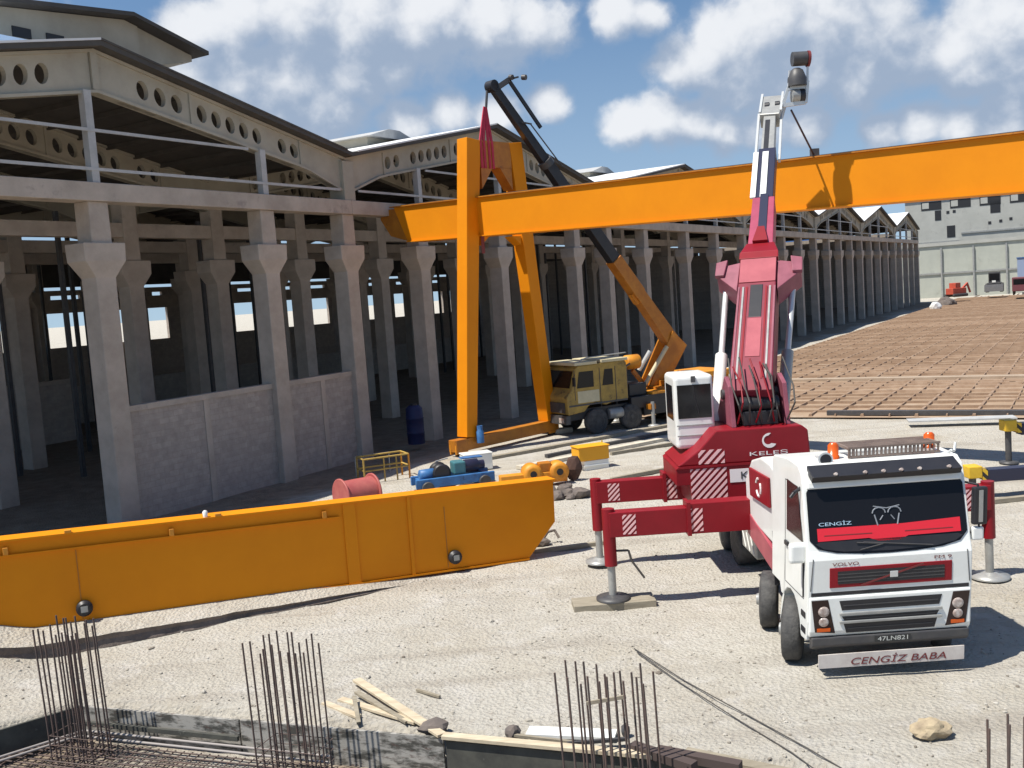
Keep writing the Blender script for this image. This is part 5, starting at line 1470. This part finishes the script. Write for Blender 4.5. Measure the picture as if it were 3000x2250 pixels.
# long strips lying between the A frame and the red crane
for a, b, w_, m_, lab in (
        ((1045, 992), (1700, 872), .30, WOODG, 'long grey timber lying from the A frame foot past the yellow crane'),
        ((1180, 985), (1480, 926), .22, DARKG, 'dark steel rail lying in front of the yellow crane wheels'),
        ((1120, 1010), (1450, 945), .35, STONE, 'pale long plank lying nearer than the dark rail by the yellow crane'),
        ((1320, 1036), (1445, 1012), .14, WOODG, 'short brown bar lying between the yellow cover and red outriggers'),
        ((1320, 980), (1455, 958), .16, WOODG, 'thin brown batten behind the yellow cover')):
    mb = MB(); mb.bar(G(*a, .07), G(*b, .07), w_, .13); solo(mb, 'timber_bar', lab, 'bar', m_)
mb = MB(); p = G(1215, 935); mb.cbox(p + Vector((0, 0, .12)), (.9, .5, .24), .4); solo(mb, 'wheel_chock', 'pale block on the ground by the yellow crane front wheel', 'block', STONE, bevel=.03)
# dark blue tank by the hall
tk = thing('water_tank', 'dark blue upright tank standing in the shade beside a hall column', 'tank', G(900, 958))
mb = LB(); mb.lathe((0, 0, 0), (0, 0, 1), [(0, .40), (.5, .42), (.52, .44), (.56, .42), (1.2, .42), (1.22, .44), (1.26, .42), (1.7, .40), (1.85, .25)], 24); mb.build('tank_body', DBLUE, tk)
mb = LB(); mb.lathe((0, 0, 1.85), (0, 0, 1), [(0, .16), (.08, .16)], 16); mb.build('tank_lid', BLACK, tk)
# pale spoil heap behind the operator's cab
for i, (px, py, r_) in enumerate(((1560, 838, .9), (1590, 832, 1.1), (1535, 845, .7))):
    p = G(px, py + 14); mb = MB(); mb.blob(p + Vector((0, 0, r_ * .3)), (r_ * 1.5, r_, r_), 3, .4, 1.8, i + 4)
    solo(mb, 'spoil_heap', ['small grey spoil heap between the yellow crane and the white cylinder', 'largest grey spoil heap, nearest to the red boom', 'lowest grey spoil heap beside the yellow crane tail'][i], 'spoil heap', STONE, 'spoil heaps behind the operator cab')
# dark bar put in as the shade on the slab edge, pale sheets
mb = MB(); a, b = W(12.6, -17.2, .22), W(12.75, -27.5, .22); mb.bar(a, b, .3, .2); solo(mb, 'slab_edge_shade', 'long dark bar added as the shade along the front edge of the screed strips', 'beam', DARKG)
mb = MB(); mb.box((0, 0, 0), (4.2, .8, .06)); mb.v = [Vector((p.x, p.y, p.z)) for p in mb.v]
o = solo(mb, 'metal_sheet', 'pale grey metal sheets lying behind the dark bar on the screed', 'sheet', STEELP); o.location = G(2075, 906, .24); o.rotation_euler = (0, 0, -.25)

# ================================================================== BLACK OUTRIGGERS AT THE RIGHT EDGE
HZM = mat('hazard_stripe_paint', (0.72, 0.46, 0.03), .5)
t_ = HZM.node_tree; wv_ = t_.nodes.new('ShaderNodeTexWave'); wv_.bands_direction = 'DIAGONAL'; wv_.inputs['Scale'].default_value = 2.2
tcx = t_.nodes.new('ShaderNodeTexCoord'); t_.links.new(tcx.outputs['Object'], wv_.inputs[0])
cr_ = t_.nodes.new('ShaderNodeValToRGB'); cr_.color_ramp.interpolation = 'CONSTANT'; cr_.color_ramp.elements[0].color = (.72, .46, .03, 1)
cr_.color_ramp.elements[1].position = .5; cr_.color_ramp.elements[1].color = (.02, .02, .02, 1)
t_.links.new(wv_.outputs['Fac'], cr_.inputs[0]); t_.links.new(cr_.outputs[0], t_.nodes['Principled BSDF'].inputs['Base Color'])
for (px, py, y, hh, lab) in ((2100, 1018, 28.5, .42, 'black outrigger with a yellow striped end, nearer of the two behind the white cab'),
                             (2177, 918, 33.0, .45, 'black outrigger with a yellow striped end, farther one at the right edge')):
    p = S(px, py, y)
    orr = thing('outrigger', lab, 'outrigger', (p.x, p.y, 0), 0.0, 'black outriggers of the machine beyond the right edge')
    mb = LB(); mb.box((.35, -.2, p.z - hh * .75), (6.5, .2, p.z + hh * .12)); mb.build('outrigger_beam', NAVY, orr, bevel=.015)
    mb = LB(); mb.box((-.20, -.23, p.z - hh * .42), (.20, .23, p.z + hh * .42)); mb.build('outrigger_end', HAZY, orr, bevel=.03)
    mb = LB(); mb.box((.203, -.22, p.z - hh * .55), (.349, .22, p.z + hh * .2)); mb.build('hazard_band', HZM, orr)
    mb = LB(); mb.tube((0, 0, .05), (0, 0, p.z - hh * .4), .10, 12); mb.lathe((0, 0, .02), (0, 0, 1), [(0, .3), (.05, .3), (.08, .12)], 16); mb.build('jack', DARKG, orr)
mb = MB(); p = G(2180, 1085); mb.bar(p + Vector((-.6, 0, .06)), p + Vector((1.4, .3, .06)), .2, .12); solo(mb, 'timber_bar', 'brown bar on the gravel right of the red outrigger jack', 'bar', WOODG)

# ================================================================== FAR END OF THE SITE
FD = Vector((1, -.55, 0)).normalized(); FP = S(1990, 640, 215); FP.z = 0
fw = thing('retaining_wall', 'pale green grey panelled wall closing the far end of the site', 'wall', FP, math.atan2(FD.y, FD.x))
mb = LB(); mb.box((-45, 0, -1), (160, 1.2, 10.6)); mb.build('wall_panel', FARW2, fw)
mb = LB(); mb.box((-45, -.3, 10.603), (160, 1.5, 11.3)); mb.build('wall_cap', FARW, fw)
for i in range(12):
    x = -2 + i * 6.2
    mb = LB(); mb.box((x - .16, -.45, -.5), (x + .16, -.01, 10.2)); mb.build('wall_post', GREYM, fw)
mb = LB(); mb.box((-8, -.25, 4.6), (90, -.012, 4.95)); mb.build('wall_rail', GREYM, fw)
fb = thing('apartment_block', 'long pale grey building with small dark windows above the far wall', 'building', FP + Vector((6, 14, 0)), math.atan2(FD.y, FD.x) + .05)
mb = LB(); mb.box((-3, 0, -1), (150, 14, 21.5)); mb.build('wall', FARW, fb)
mb = LB(); mb.box((-3.4, -.4, 21.503), (150, 14.4, 22.1)); mb.build('roof_edge', FARW, fb)
for x in range(0, 60, 6):
    mb = LB(); mb.box((x + .4, -.06, 19.0), (x + 4.6, .02, 20.9)); w_ = mb.build('window', WINDK, fb)
    mb = LB(); mb.box((x + .6, -.10, 19.4), (x + 2.0, -.063, 20.7)); mb.build('shutter', FARW, w_)
for x, z, w2, h2 in ((3.2, 16.6, 1.3, 2.2), (14.5, 17.2, 2.0, 2.7), (5.6, 12.6, 1.7, 2.6), (27, 15.0, 1.8, 2.6)):
    mb = LB(); mb.box((x, -.06, z), (x + w2, .02, z + h2)); mb.build('window', WINDK, fb)
for x, z in ((5.6, 17.9), (6.9, 18.0), (14.0, 14.8), (16.2, 15.0), (18.2, 15.3)):
    mb = LB(); mb.box((x, -.06, z), (x + .6, .02, z + .6)); mb.build('window', WINDK, fb)
mb = LB(); mb.box((-4, -.35, 11.4), (8, -.01, 11.9)); mb.box((8.5, -.25, 13.2), (40, -.01, 13.55)); mb.build('ledge', GREYM, fb)
# blue building beyond the hall's far gables
bs_ = thing('blue_shed', 'blue clad building showing above the last white gable roofs', 'building', (76, 262, 0), -.35)
mb = LB(); mb.box((-5.5, 0, 0), (6.5, 8, 24.5)); mb.build('wall', BLUEW, bs_)
mb = LB(); mb.box((-5.7, -.2, 24.503), (6.7, 8.2, 25.0)); mb.build('roof', DBLUE, bs_)
mb = LB(); mb.box((-9.5, 0, 0), (-5.71, 8, 23.2)); mb.build('annex', FARW, bs_)
# loader, red machine, truck on the far bank
lpz = .5
lo = thing('wheel_loader', 'dark wheel loader facing the camera on the pale bank at the far end', 'loader', S(2148, 631, 178) * 1.0, -.5)
mb = LB(); mb.box((-1.1, -1, .7), (1.1, 3.2, 1.7)); mb.build('body', DARKG, lo, bevel=.06)
mb = LB(); mb.box((-.95, .6, 1.703), (.95, 2.2, 3.6)); cb_ = mb.build('cab', DARKG, lo, bevel=.08)
mb = LB(); mb.box((-.8, .57, 2.0), (.8, .598, 3.3)); mb.build('cab_window', GLASS, cb_)
mb = LB(); mb.prism([(-1.5, -2.4, .2), (-1.5, -1.5, .25), (-1.5, -1.5, 1.4), (-1.5, -2.1, 1.0)], (3.0, 0, 0)); mb.build('bucket', DARKG, lo)
for x in (-1.15, 1.15):
    for y in (-.2, 2.3):
        mb = LB(); mb.lathe((x - .3, y, .8), (1, 0, 0), [(0, .5), (.05, .8), (.55, .8), (.6, .5)], 18); mb.build('wheel', RUBBER, lo)
mb = LB(); mb.box((-.3, -1.06, 1.75), (.3, -1.003, 2.1)); mb.build('work_lamp', WHITE, lo)
rm = thing('red_machine', 'small red orange machine with a raised arm at the far corner of the mats', 'machine', S(2066, 641, 172), .4)
REDM = mat('red_orange_machine', (.55, .10, .06), .6, (.42, .08, .05), 2.0)
mb = LB(); mb.box((-1.6, -.8, .45), (1.5, .8, 1.5)); mb.build('body', REDM, rm, bevel=.06)
mb = LB(); mb.box((-.9, -.7, 1.503), (.3, .7, 2.4)); mb.build('cab', REDM, rm, bevel=.05)
mb = LB(); mb.bar((1.2, 0, 1.2), (2.6, 0, 2.2), .3, .3); mb.bar((2.5, 0, 2.3), (3.2, 0, .6), .25, .25); mb.build('arm', REDM, rm)
for y in (-.9, .9):
    mb = LB(); mb.box((-1.7, y - .22, 0), (1.6, y + .22, .55)); mb.build('track', DARKG, rm, bevel=.15)
ft = thing('tipper_truck', 'dark red truck cut by the right edge at the far end of the site', 'truck', S(2205, 636, 165), -.5)
mb = LB(); mb.box((-1.2, -2.2, .6), (1.2, -.2, 2.9)); tcb = mb.build('cab', mat('maroon', (.16, .05, .06), .5), ft, bevel=.1)
mb = LB(); mb.box((-1.0, -2.22, 1.7), (1.0, -2.203, 2.6)); mb.build('windscreen', GLASS, tcb)
mb = LB(); mb.box((-1.25, -.1, .9), (1.25, 4.5, 2.6)); mb.build('tipper_body', DARKG, ft, bevel=.05)
for x in (-1.0, 1.0):
    for y in (-1.3, 2.4, 3.6):
        mb = LB(); mb.lathe((x - .15, y, .5), (1, 0, 0), [(0, .3), (.03, .5), (.27, .5), (.3, .3)], 16); mb.build('wheel', RUBBER, ft)
mb = MB(); p = S(2020, 648, 150); mb.blob(Vector((p.x, p.y, .5)), (.9, .8, .8), 2, .3, 1.5, 9); solo(mb, 'boulder', 'white boulder on the ground at the far corner of the hall', 'boulder', ROOFW)
mb = MB(); p = S(2042, 636, 160); mb.blob(Vector((p.x, p.y, .4)), (1.5, 1.1, 1.0), 3, .4, 1.5, 12); solo(mb, 'soil_pile', 'dark soil pile beside the white boulder at the far corner', 'soil pile', DSTONE)
bc = thing('cement_silo', 'pale blue container standing at the far right edge by the wall', 'container', S(2206, 612, 185), -.5)
mb = LB(); mb.box((-.6, 0, 0), (3, 3, 4.6)); mb.build('container_body', mat('pale_blue_steel', (.27, .34, .48), .6), bc)
mb = LB(); mb.box((-.7, -.1, 4.603), (3.1, 3.1, 4.8)); mb.build('container_roof', BLUEW, bc)

# ================================================================== FOREGROUND: PIT FORMWORK, STARTER BARS, TIMBER
def board(a, b, z0, z1, th, name, label, material, group=None):
    a, b = Vector((a[0], a[1], 0)), Vector((b[0], b[1], 0))
    d = (b - a).normalized(); n_ = Vector((d.y, -d.x, 0))
    mb = MB(); mb.prism([a + Vector((0, 0, z0)), b + Vector((0, 0, z0)), b + Vector((0, 0, z1)), a + Vector((0, 0, z1))], -n_ * th)
    return solo(mb, name, label, 'formwork', material, group, bevel=.004)
P0, P1, P2, P3, P4 = PITL
def lerp(a, b, f):
    return a + (b - a) * f
GF = 'formwork boards around the foundation pit'
board(P0, P1, -1.0, .06, .05, 'formwork_board', 'dark stained formwork board along the left side of the pit', FORMD, GF)
board(lerp(P1, P2, .005), lerp(P1, P2, .47), -1.0, .05, .05, 'formwork_board', 'grey stained formwork board between the left and middle starter bars', FORM, GF)
board(lerp(P1, P2, .475), P2, -1.0, .06, .05, 'formwork_board', 'grey formwork board right of the middle starter bars', FORM, GF)
board(lerp(P2, P3, .01), P3, -1.0, .02, .05, 'formwork_board', 'green brown formwork board behind the right starter bars', FORMD, GF)
board(lerp(P3, P4, .01), P4, -1.0, .02, .05, 'formwork_board', 'grey timber formwork board at the lower right corner of the pit', WOODG, GF)
# pale timber waler on the second board
d_ = (P3 - P2).normalized(); n2 = Vector((-d_.y, d_.x))
a = P2 + n2 * .02; b = P3 + n2 * .02
mb = MB(); mb.bar((a.x, a.y, .09), (b.x, b.y, .09), .16, .06); solo(mb, 'timber_waler', 'pale timber waler laid along the top of the right formwork', 'waler', WOOD, bevel=.005)
mb = MB(); a, b = P1 + Vector((.1, -.15)), lerp(P1, P2, .47) + Vector((0, -.1)); mb.bar((a.x, a.y, -.20), (b.x, b.y, -.22), .06, .08); solo(mb, 'timber_waler', 'dark waler nailed half way down the left grey formwork', 'waler', FORMD)
# starter bar cages
def cage(cx, cy, wx, wy, zb, zt, n, name_label, lean=(0, 0), group='starter bar cages', nt_=2, rz=-.35):
    t = thing('rebar_cage', name_label, 'rebar cage', (cx, cy, zb), rz, group)
    rr = random.Random(int(cx * 100) + 17)
    pts = []
    nxb = max(2, n // 2)
    for i in range(nxb):
        f = i / (nxb - 1) - .5
        pts += [(f * wx + rr.uniform(-.04, .04), -wy / 2), (f * wx + rr.uniform(-.05, .05), wy / 2)]
    for x, y in pts:
        top = zt - zb + rr.uniform(-.10, .10)
        lx, ly = lean[0] + rr.uniform(-.025, .025), lean[1] + rr.uniform(-.02, .02)
        mb = LB(); mb.path([(x, y, 0), (x + lx * .45, y + ly * .45, top * .5), (x + lx, y + ly, top)], .0155, 6); mb.build('bar', REBAR, t)
    for k in range(nt_):
        z = .15 + k * .16
        mb = LB(); a = wx / 2 + .02; b = wy / 2 + .02
        mb.path([(-a, -b, z), (a, -b, z), (a, b, z), (-a, b, z), (-a, -b, z)], .007, 5); mb.build('stirrup', REBAR, t)
    return t
cage(-7.62, 16.25, .85, .45, -.95, 1.80, 18, 'leaning starter bars rising from the left corner of the pit', lean=(-.14, .05), nt_=6)
cage(-3.72, 14.85, .98, .5, -.95, 1.76, 18, 'starter bars in front of the middle formwork, darkest cage', lean=(-.06, 0), nt_=7)
cage(1.06, 13.35, 1.20, .5, -.95, 1.50, 20, 'widest starter bar cage with a short cross bar, beside the fallen planks', lean=(-.05, 0), nt_=4)
cage(6.15, 12.35, .75, .5, -.95, .86, 8, 'short starter bars cut by the lower right corner of the photo', lean=(.04, 0), nt_=2)
mb = MB(); p = Vector((.85, 13.5, 1.05)); mb.bar(p + Vector((-.12, 0, 0)), p + Vector((.42, -.1, .1)), .03, .05); solo(mb, 'tie_batten', 'small batten tied across the bars of the widest cage', 'batten', WOODG)
# mat of bars on the pit floor
mb = MB(); u1 = (P2 - P1).normalized(); u2 = Vector((u1.y, -u1.x))
rr = random.Random(8)
for i in range(34):
    o_ = P1 + u2 * (.45 + i * .14)
    a, b = o_ - u1 * 3.5, o_ + u1 * 9
    mb.tube((a.x, a.y, -.37 + rr.uniform(-.02, .02)), (b.x, b.y, -.39 + rr.uniform(-.02, .02)), .013, 5)
for i in range(60):
    o_ = P1 + u1 * (-2.5 + i * .17)
    a, b = o_ + u2 * .35, o_ + u2 * 5
    mb.tube((a.x, a.y, -.405), (b.x, b.y, -.405 + rr.uniform(-.02, .02)), .011, 5)
o = mb.build('rebar_mat', REBAR); o['kind'] = 'stuff'; o['label'] = 'rusty mesh of bars covering the floor of the foundation pit'; o['category'] = 'rebar mesh'
for k, (o1, z) in enumerate(((.30, -.24), (.42, -.28))):
    o_ = P1 + u2 * o1
    a, b = o_ + u1 * .3, o_ + u1 * 5.2
    mb = MB(); mb.tube((a.x, a.y, z), (b.x, b.y, z - .02), .022, 7); mb.tube((a.x, a.y, z), (a.x - 3.2, a.y - 2.6, z), .022, 7)
    solo(mb, 'long_bar', ['pale bent bar along the formwork foot, upper of two', 'pale bent bar along the formwork foot, lower of two'][k], 'bar', mat('worn_steel_bar', (.30, .27, .25), .6), 'long bent bars on the mesh')
# loose planks and scraps on the edge
PL = [((770, 1468), (955, 1588), .16, 'longest pale plank propped on the dark block by the middle cage', .10, .10),
      ((735, 1510), (900, 1560), .14, 'pale plank lying under the longest plank', .03, .06),
      ((770, 1495), (880, 1560), .09, 'narrow brown batten between the pale planks', .12, .05),
      ((700, 1518), (775, 1548), .12, 'short pale board left of the plank pile', .04, .04),
      ((765, 1505), (775, 1562), .07, 'short dark upright scrap in front of the plank pile', .16, .02),
      ((900, 1490), (950, 1505), .05, 'thin dark splinter right of the plank pile', .03, .03)]
for a, b, w_, lab, z0, z1 in PL:
    mb = MB(); mb.bar(G(*a, z0), G(*b, z1), w_, .045); solo(mb, 'plank', lab, 'plank', WOODG if lab.startswith(('short dark', 'narrow brown', 'thin dark')) else WOOD, 'loose planks at the pit edge', bevel=.004)
mb = MB(); p = G(938, 1583); mb.blob(p + Vector((0, 0, .1)), (.24, .14, .13), 2, .4, 2, 21); solo(mb, 'dark_block', 'dark block at the lower end of the longest plank', 'block', DSTONE)
mb = MB(); p = G(1108, 1592); mb.blob(p + Vector((0, 0, .08)), (.12, .10, .12), 2, .4, 2, 22); solo(mb, 'dark_stone', 'dark stone at the end of the thin brown batten', 'stone', DSTONE)
mb = MB(); mb.bar(G(1110, 1588, .06), G(1235, 1603, .06), .05, .04); solo(mb, 'batten', 'thin brown batten running right from the dark stone', 'batten', WOODG)
mb = MB(); mb.bar(G(1140, 1580, .05), G(1330, 1588, .05), .30, .05); solo(mb, 'white_board', 'white painted board lying behind the widest bar cage', 'board', WHITE)
mb = MB(); mb.bar(G(1225, 1606, .07), G(1355, 1596, .10), .05, .05); mb.blob(G(1352, 1592) + Vector((0, 0, .1)), (.07, .07, .12), 2, .3, 2, 5); solo(mb, 'clamp_bar', 'dark clamp bar on the white board inside the bars', 'clamp', DARKG)
for k, (a, b, lab) in enumerate((((1365, 1612), (1500, 1656), 'dark timber beam right of the widest cage at the bottom edge'), ((1420, 1622), (1600, 1656), 'second dark timber beam, farther right at the bottom edge'))):
    mb = MB(); mb.bar(G(*a, .12), G(*b, .12), .16, .12); solo(mb, 'timber_beam', lab, 'beam', mat('dark_wet_timber', (.07, .05, .045), .8), 'dark timber beams at the pit edge')
mb = MB(); mb.bar(G(1480, 1622, .03), G(1700, 1668, .03), .2, .04); solo(mb, 'plank', 'grey plank lying along the bottom edge between the bars and cables', 'plank', WOODG, 'loose planks at the pit edge')
# two cables over the gravel
for k, (pa, lab) in enumerate((([(1370, 1405), (1480, 1470), (1620, 1548), (1740, 1614), (1840, 1668)], 'dark cable crossing the gravel, upper of the two'),
                               ([(1376, 1412), (1470, 1474), (1600, 1558), (1710, 1625), (1780, 1672)], 'dark cable crossing the gravel, lower of the two'))):
    mb = MB(); mb.path([G(x, y, .03) + Vector((0, 0, max(-.03, ground_z(G(x, y).x, G(x, y).y)))) for x, y in pa], .010, 6); solo(mb, 'cable', lab, 'cable', CABLE, 'cables on the gravel')
mb = MB(); p = G(2010, 1590); mb.blob(p + Vector((0, 0, .10)), (.27, .20, .15), 3, .45, 1.6, 31); solo(mb, 'rock', 'brown rock lying alone on the gravel in front of the truck', 'rock', mat('brown_rock', (.42, .34, .22), .9, (.28, .22, .15), 5.0, bump=.5, bscale=14))
# loose stones strewn over the gravel
mb = MB(); rr = random.Random(4)
base = []
bm = bmesh.new(); bmesh.ops.create_icosphere(bm, subdivisions=1, radius=1.0)
bv_ = [v.co.copy() for v in bm.verts]; bf_ = [tuple(v.index for v in f.verts) for f in bm.faces]; bm.free()
cnt = 0
while cnt < 7500:
    x, y = rr.uniform(-14, 13), 11 + 24 * rr.random() ** 1.5
    if pit_dist(x, y) > -.4 or loc2((x, y))[1] > -2:
        continue
    if abs(x) > y * .62 + 1: continue
    if 4.7 < x < 7.7 and y > 16: continue
    if noise.noise(Vector((x * .45, y * .45, 7))) + .35 * noise.noise(Vector((x * 1.6, y * 1.6, 2))) < rr.uniform(-.45, .35): continue
    r_ = .008 + .028 * rr.random() ** 4
    if rr.random() < .004: r_ = rr.uniform(.04, .075)
    z = ground_z(x, y)
    k = [rr.uniform(.6, 1.3) for _ in range(3)]; an = rr.uniform(0, 6.28); ca, sa_ = math.cos(an), math.sin(an)
    vs = []
    for v in bv_:
        q = Vector((v.x * k[0], v.y * k[1], v.z * k[2] * .7)) * (r_ * (1 + .35 * noise.noise(v * 1.7 + Vector((cnt, 0, 0)))))
        vs.append((x + q.x * ca - q.y * sa_, y + q.x * sa_ + q.y * ca, z + q.z + r_ * .25))
    mb.add(vs, bf_); cnt += 1
STN = mat('limestone_stones', (0.58, 0.53, 0.44), .95)
t_ = STN.node_tree; gm = t_.nodes.new('ShaderNodeNewGeometry'); rp = t_.nodes.new('ShaderNodeValToRGB')
rp.color_ramp.elements[0].color = (.15, .125, .10, 1); rp.color_ramp.elements[1].color = (.47, .44, .385, 1); rp.color_ramp.elements.new(.3).color = (.34, .31, .26, 1)
t_.links.new(gm.outputs['Random Per Island'], rp.inputs[0]); t_.links.new(rp.outputs[0], t_.nodes['Principled BSDF'].inputs['Base Color'])
o = mb.build('loose_stones', STN); o['kind'] = 'stuff'; o['label'] = 'loose pale limestone chips strewn over the open gravel'; o['category'] = 'stones'
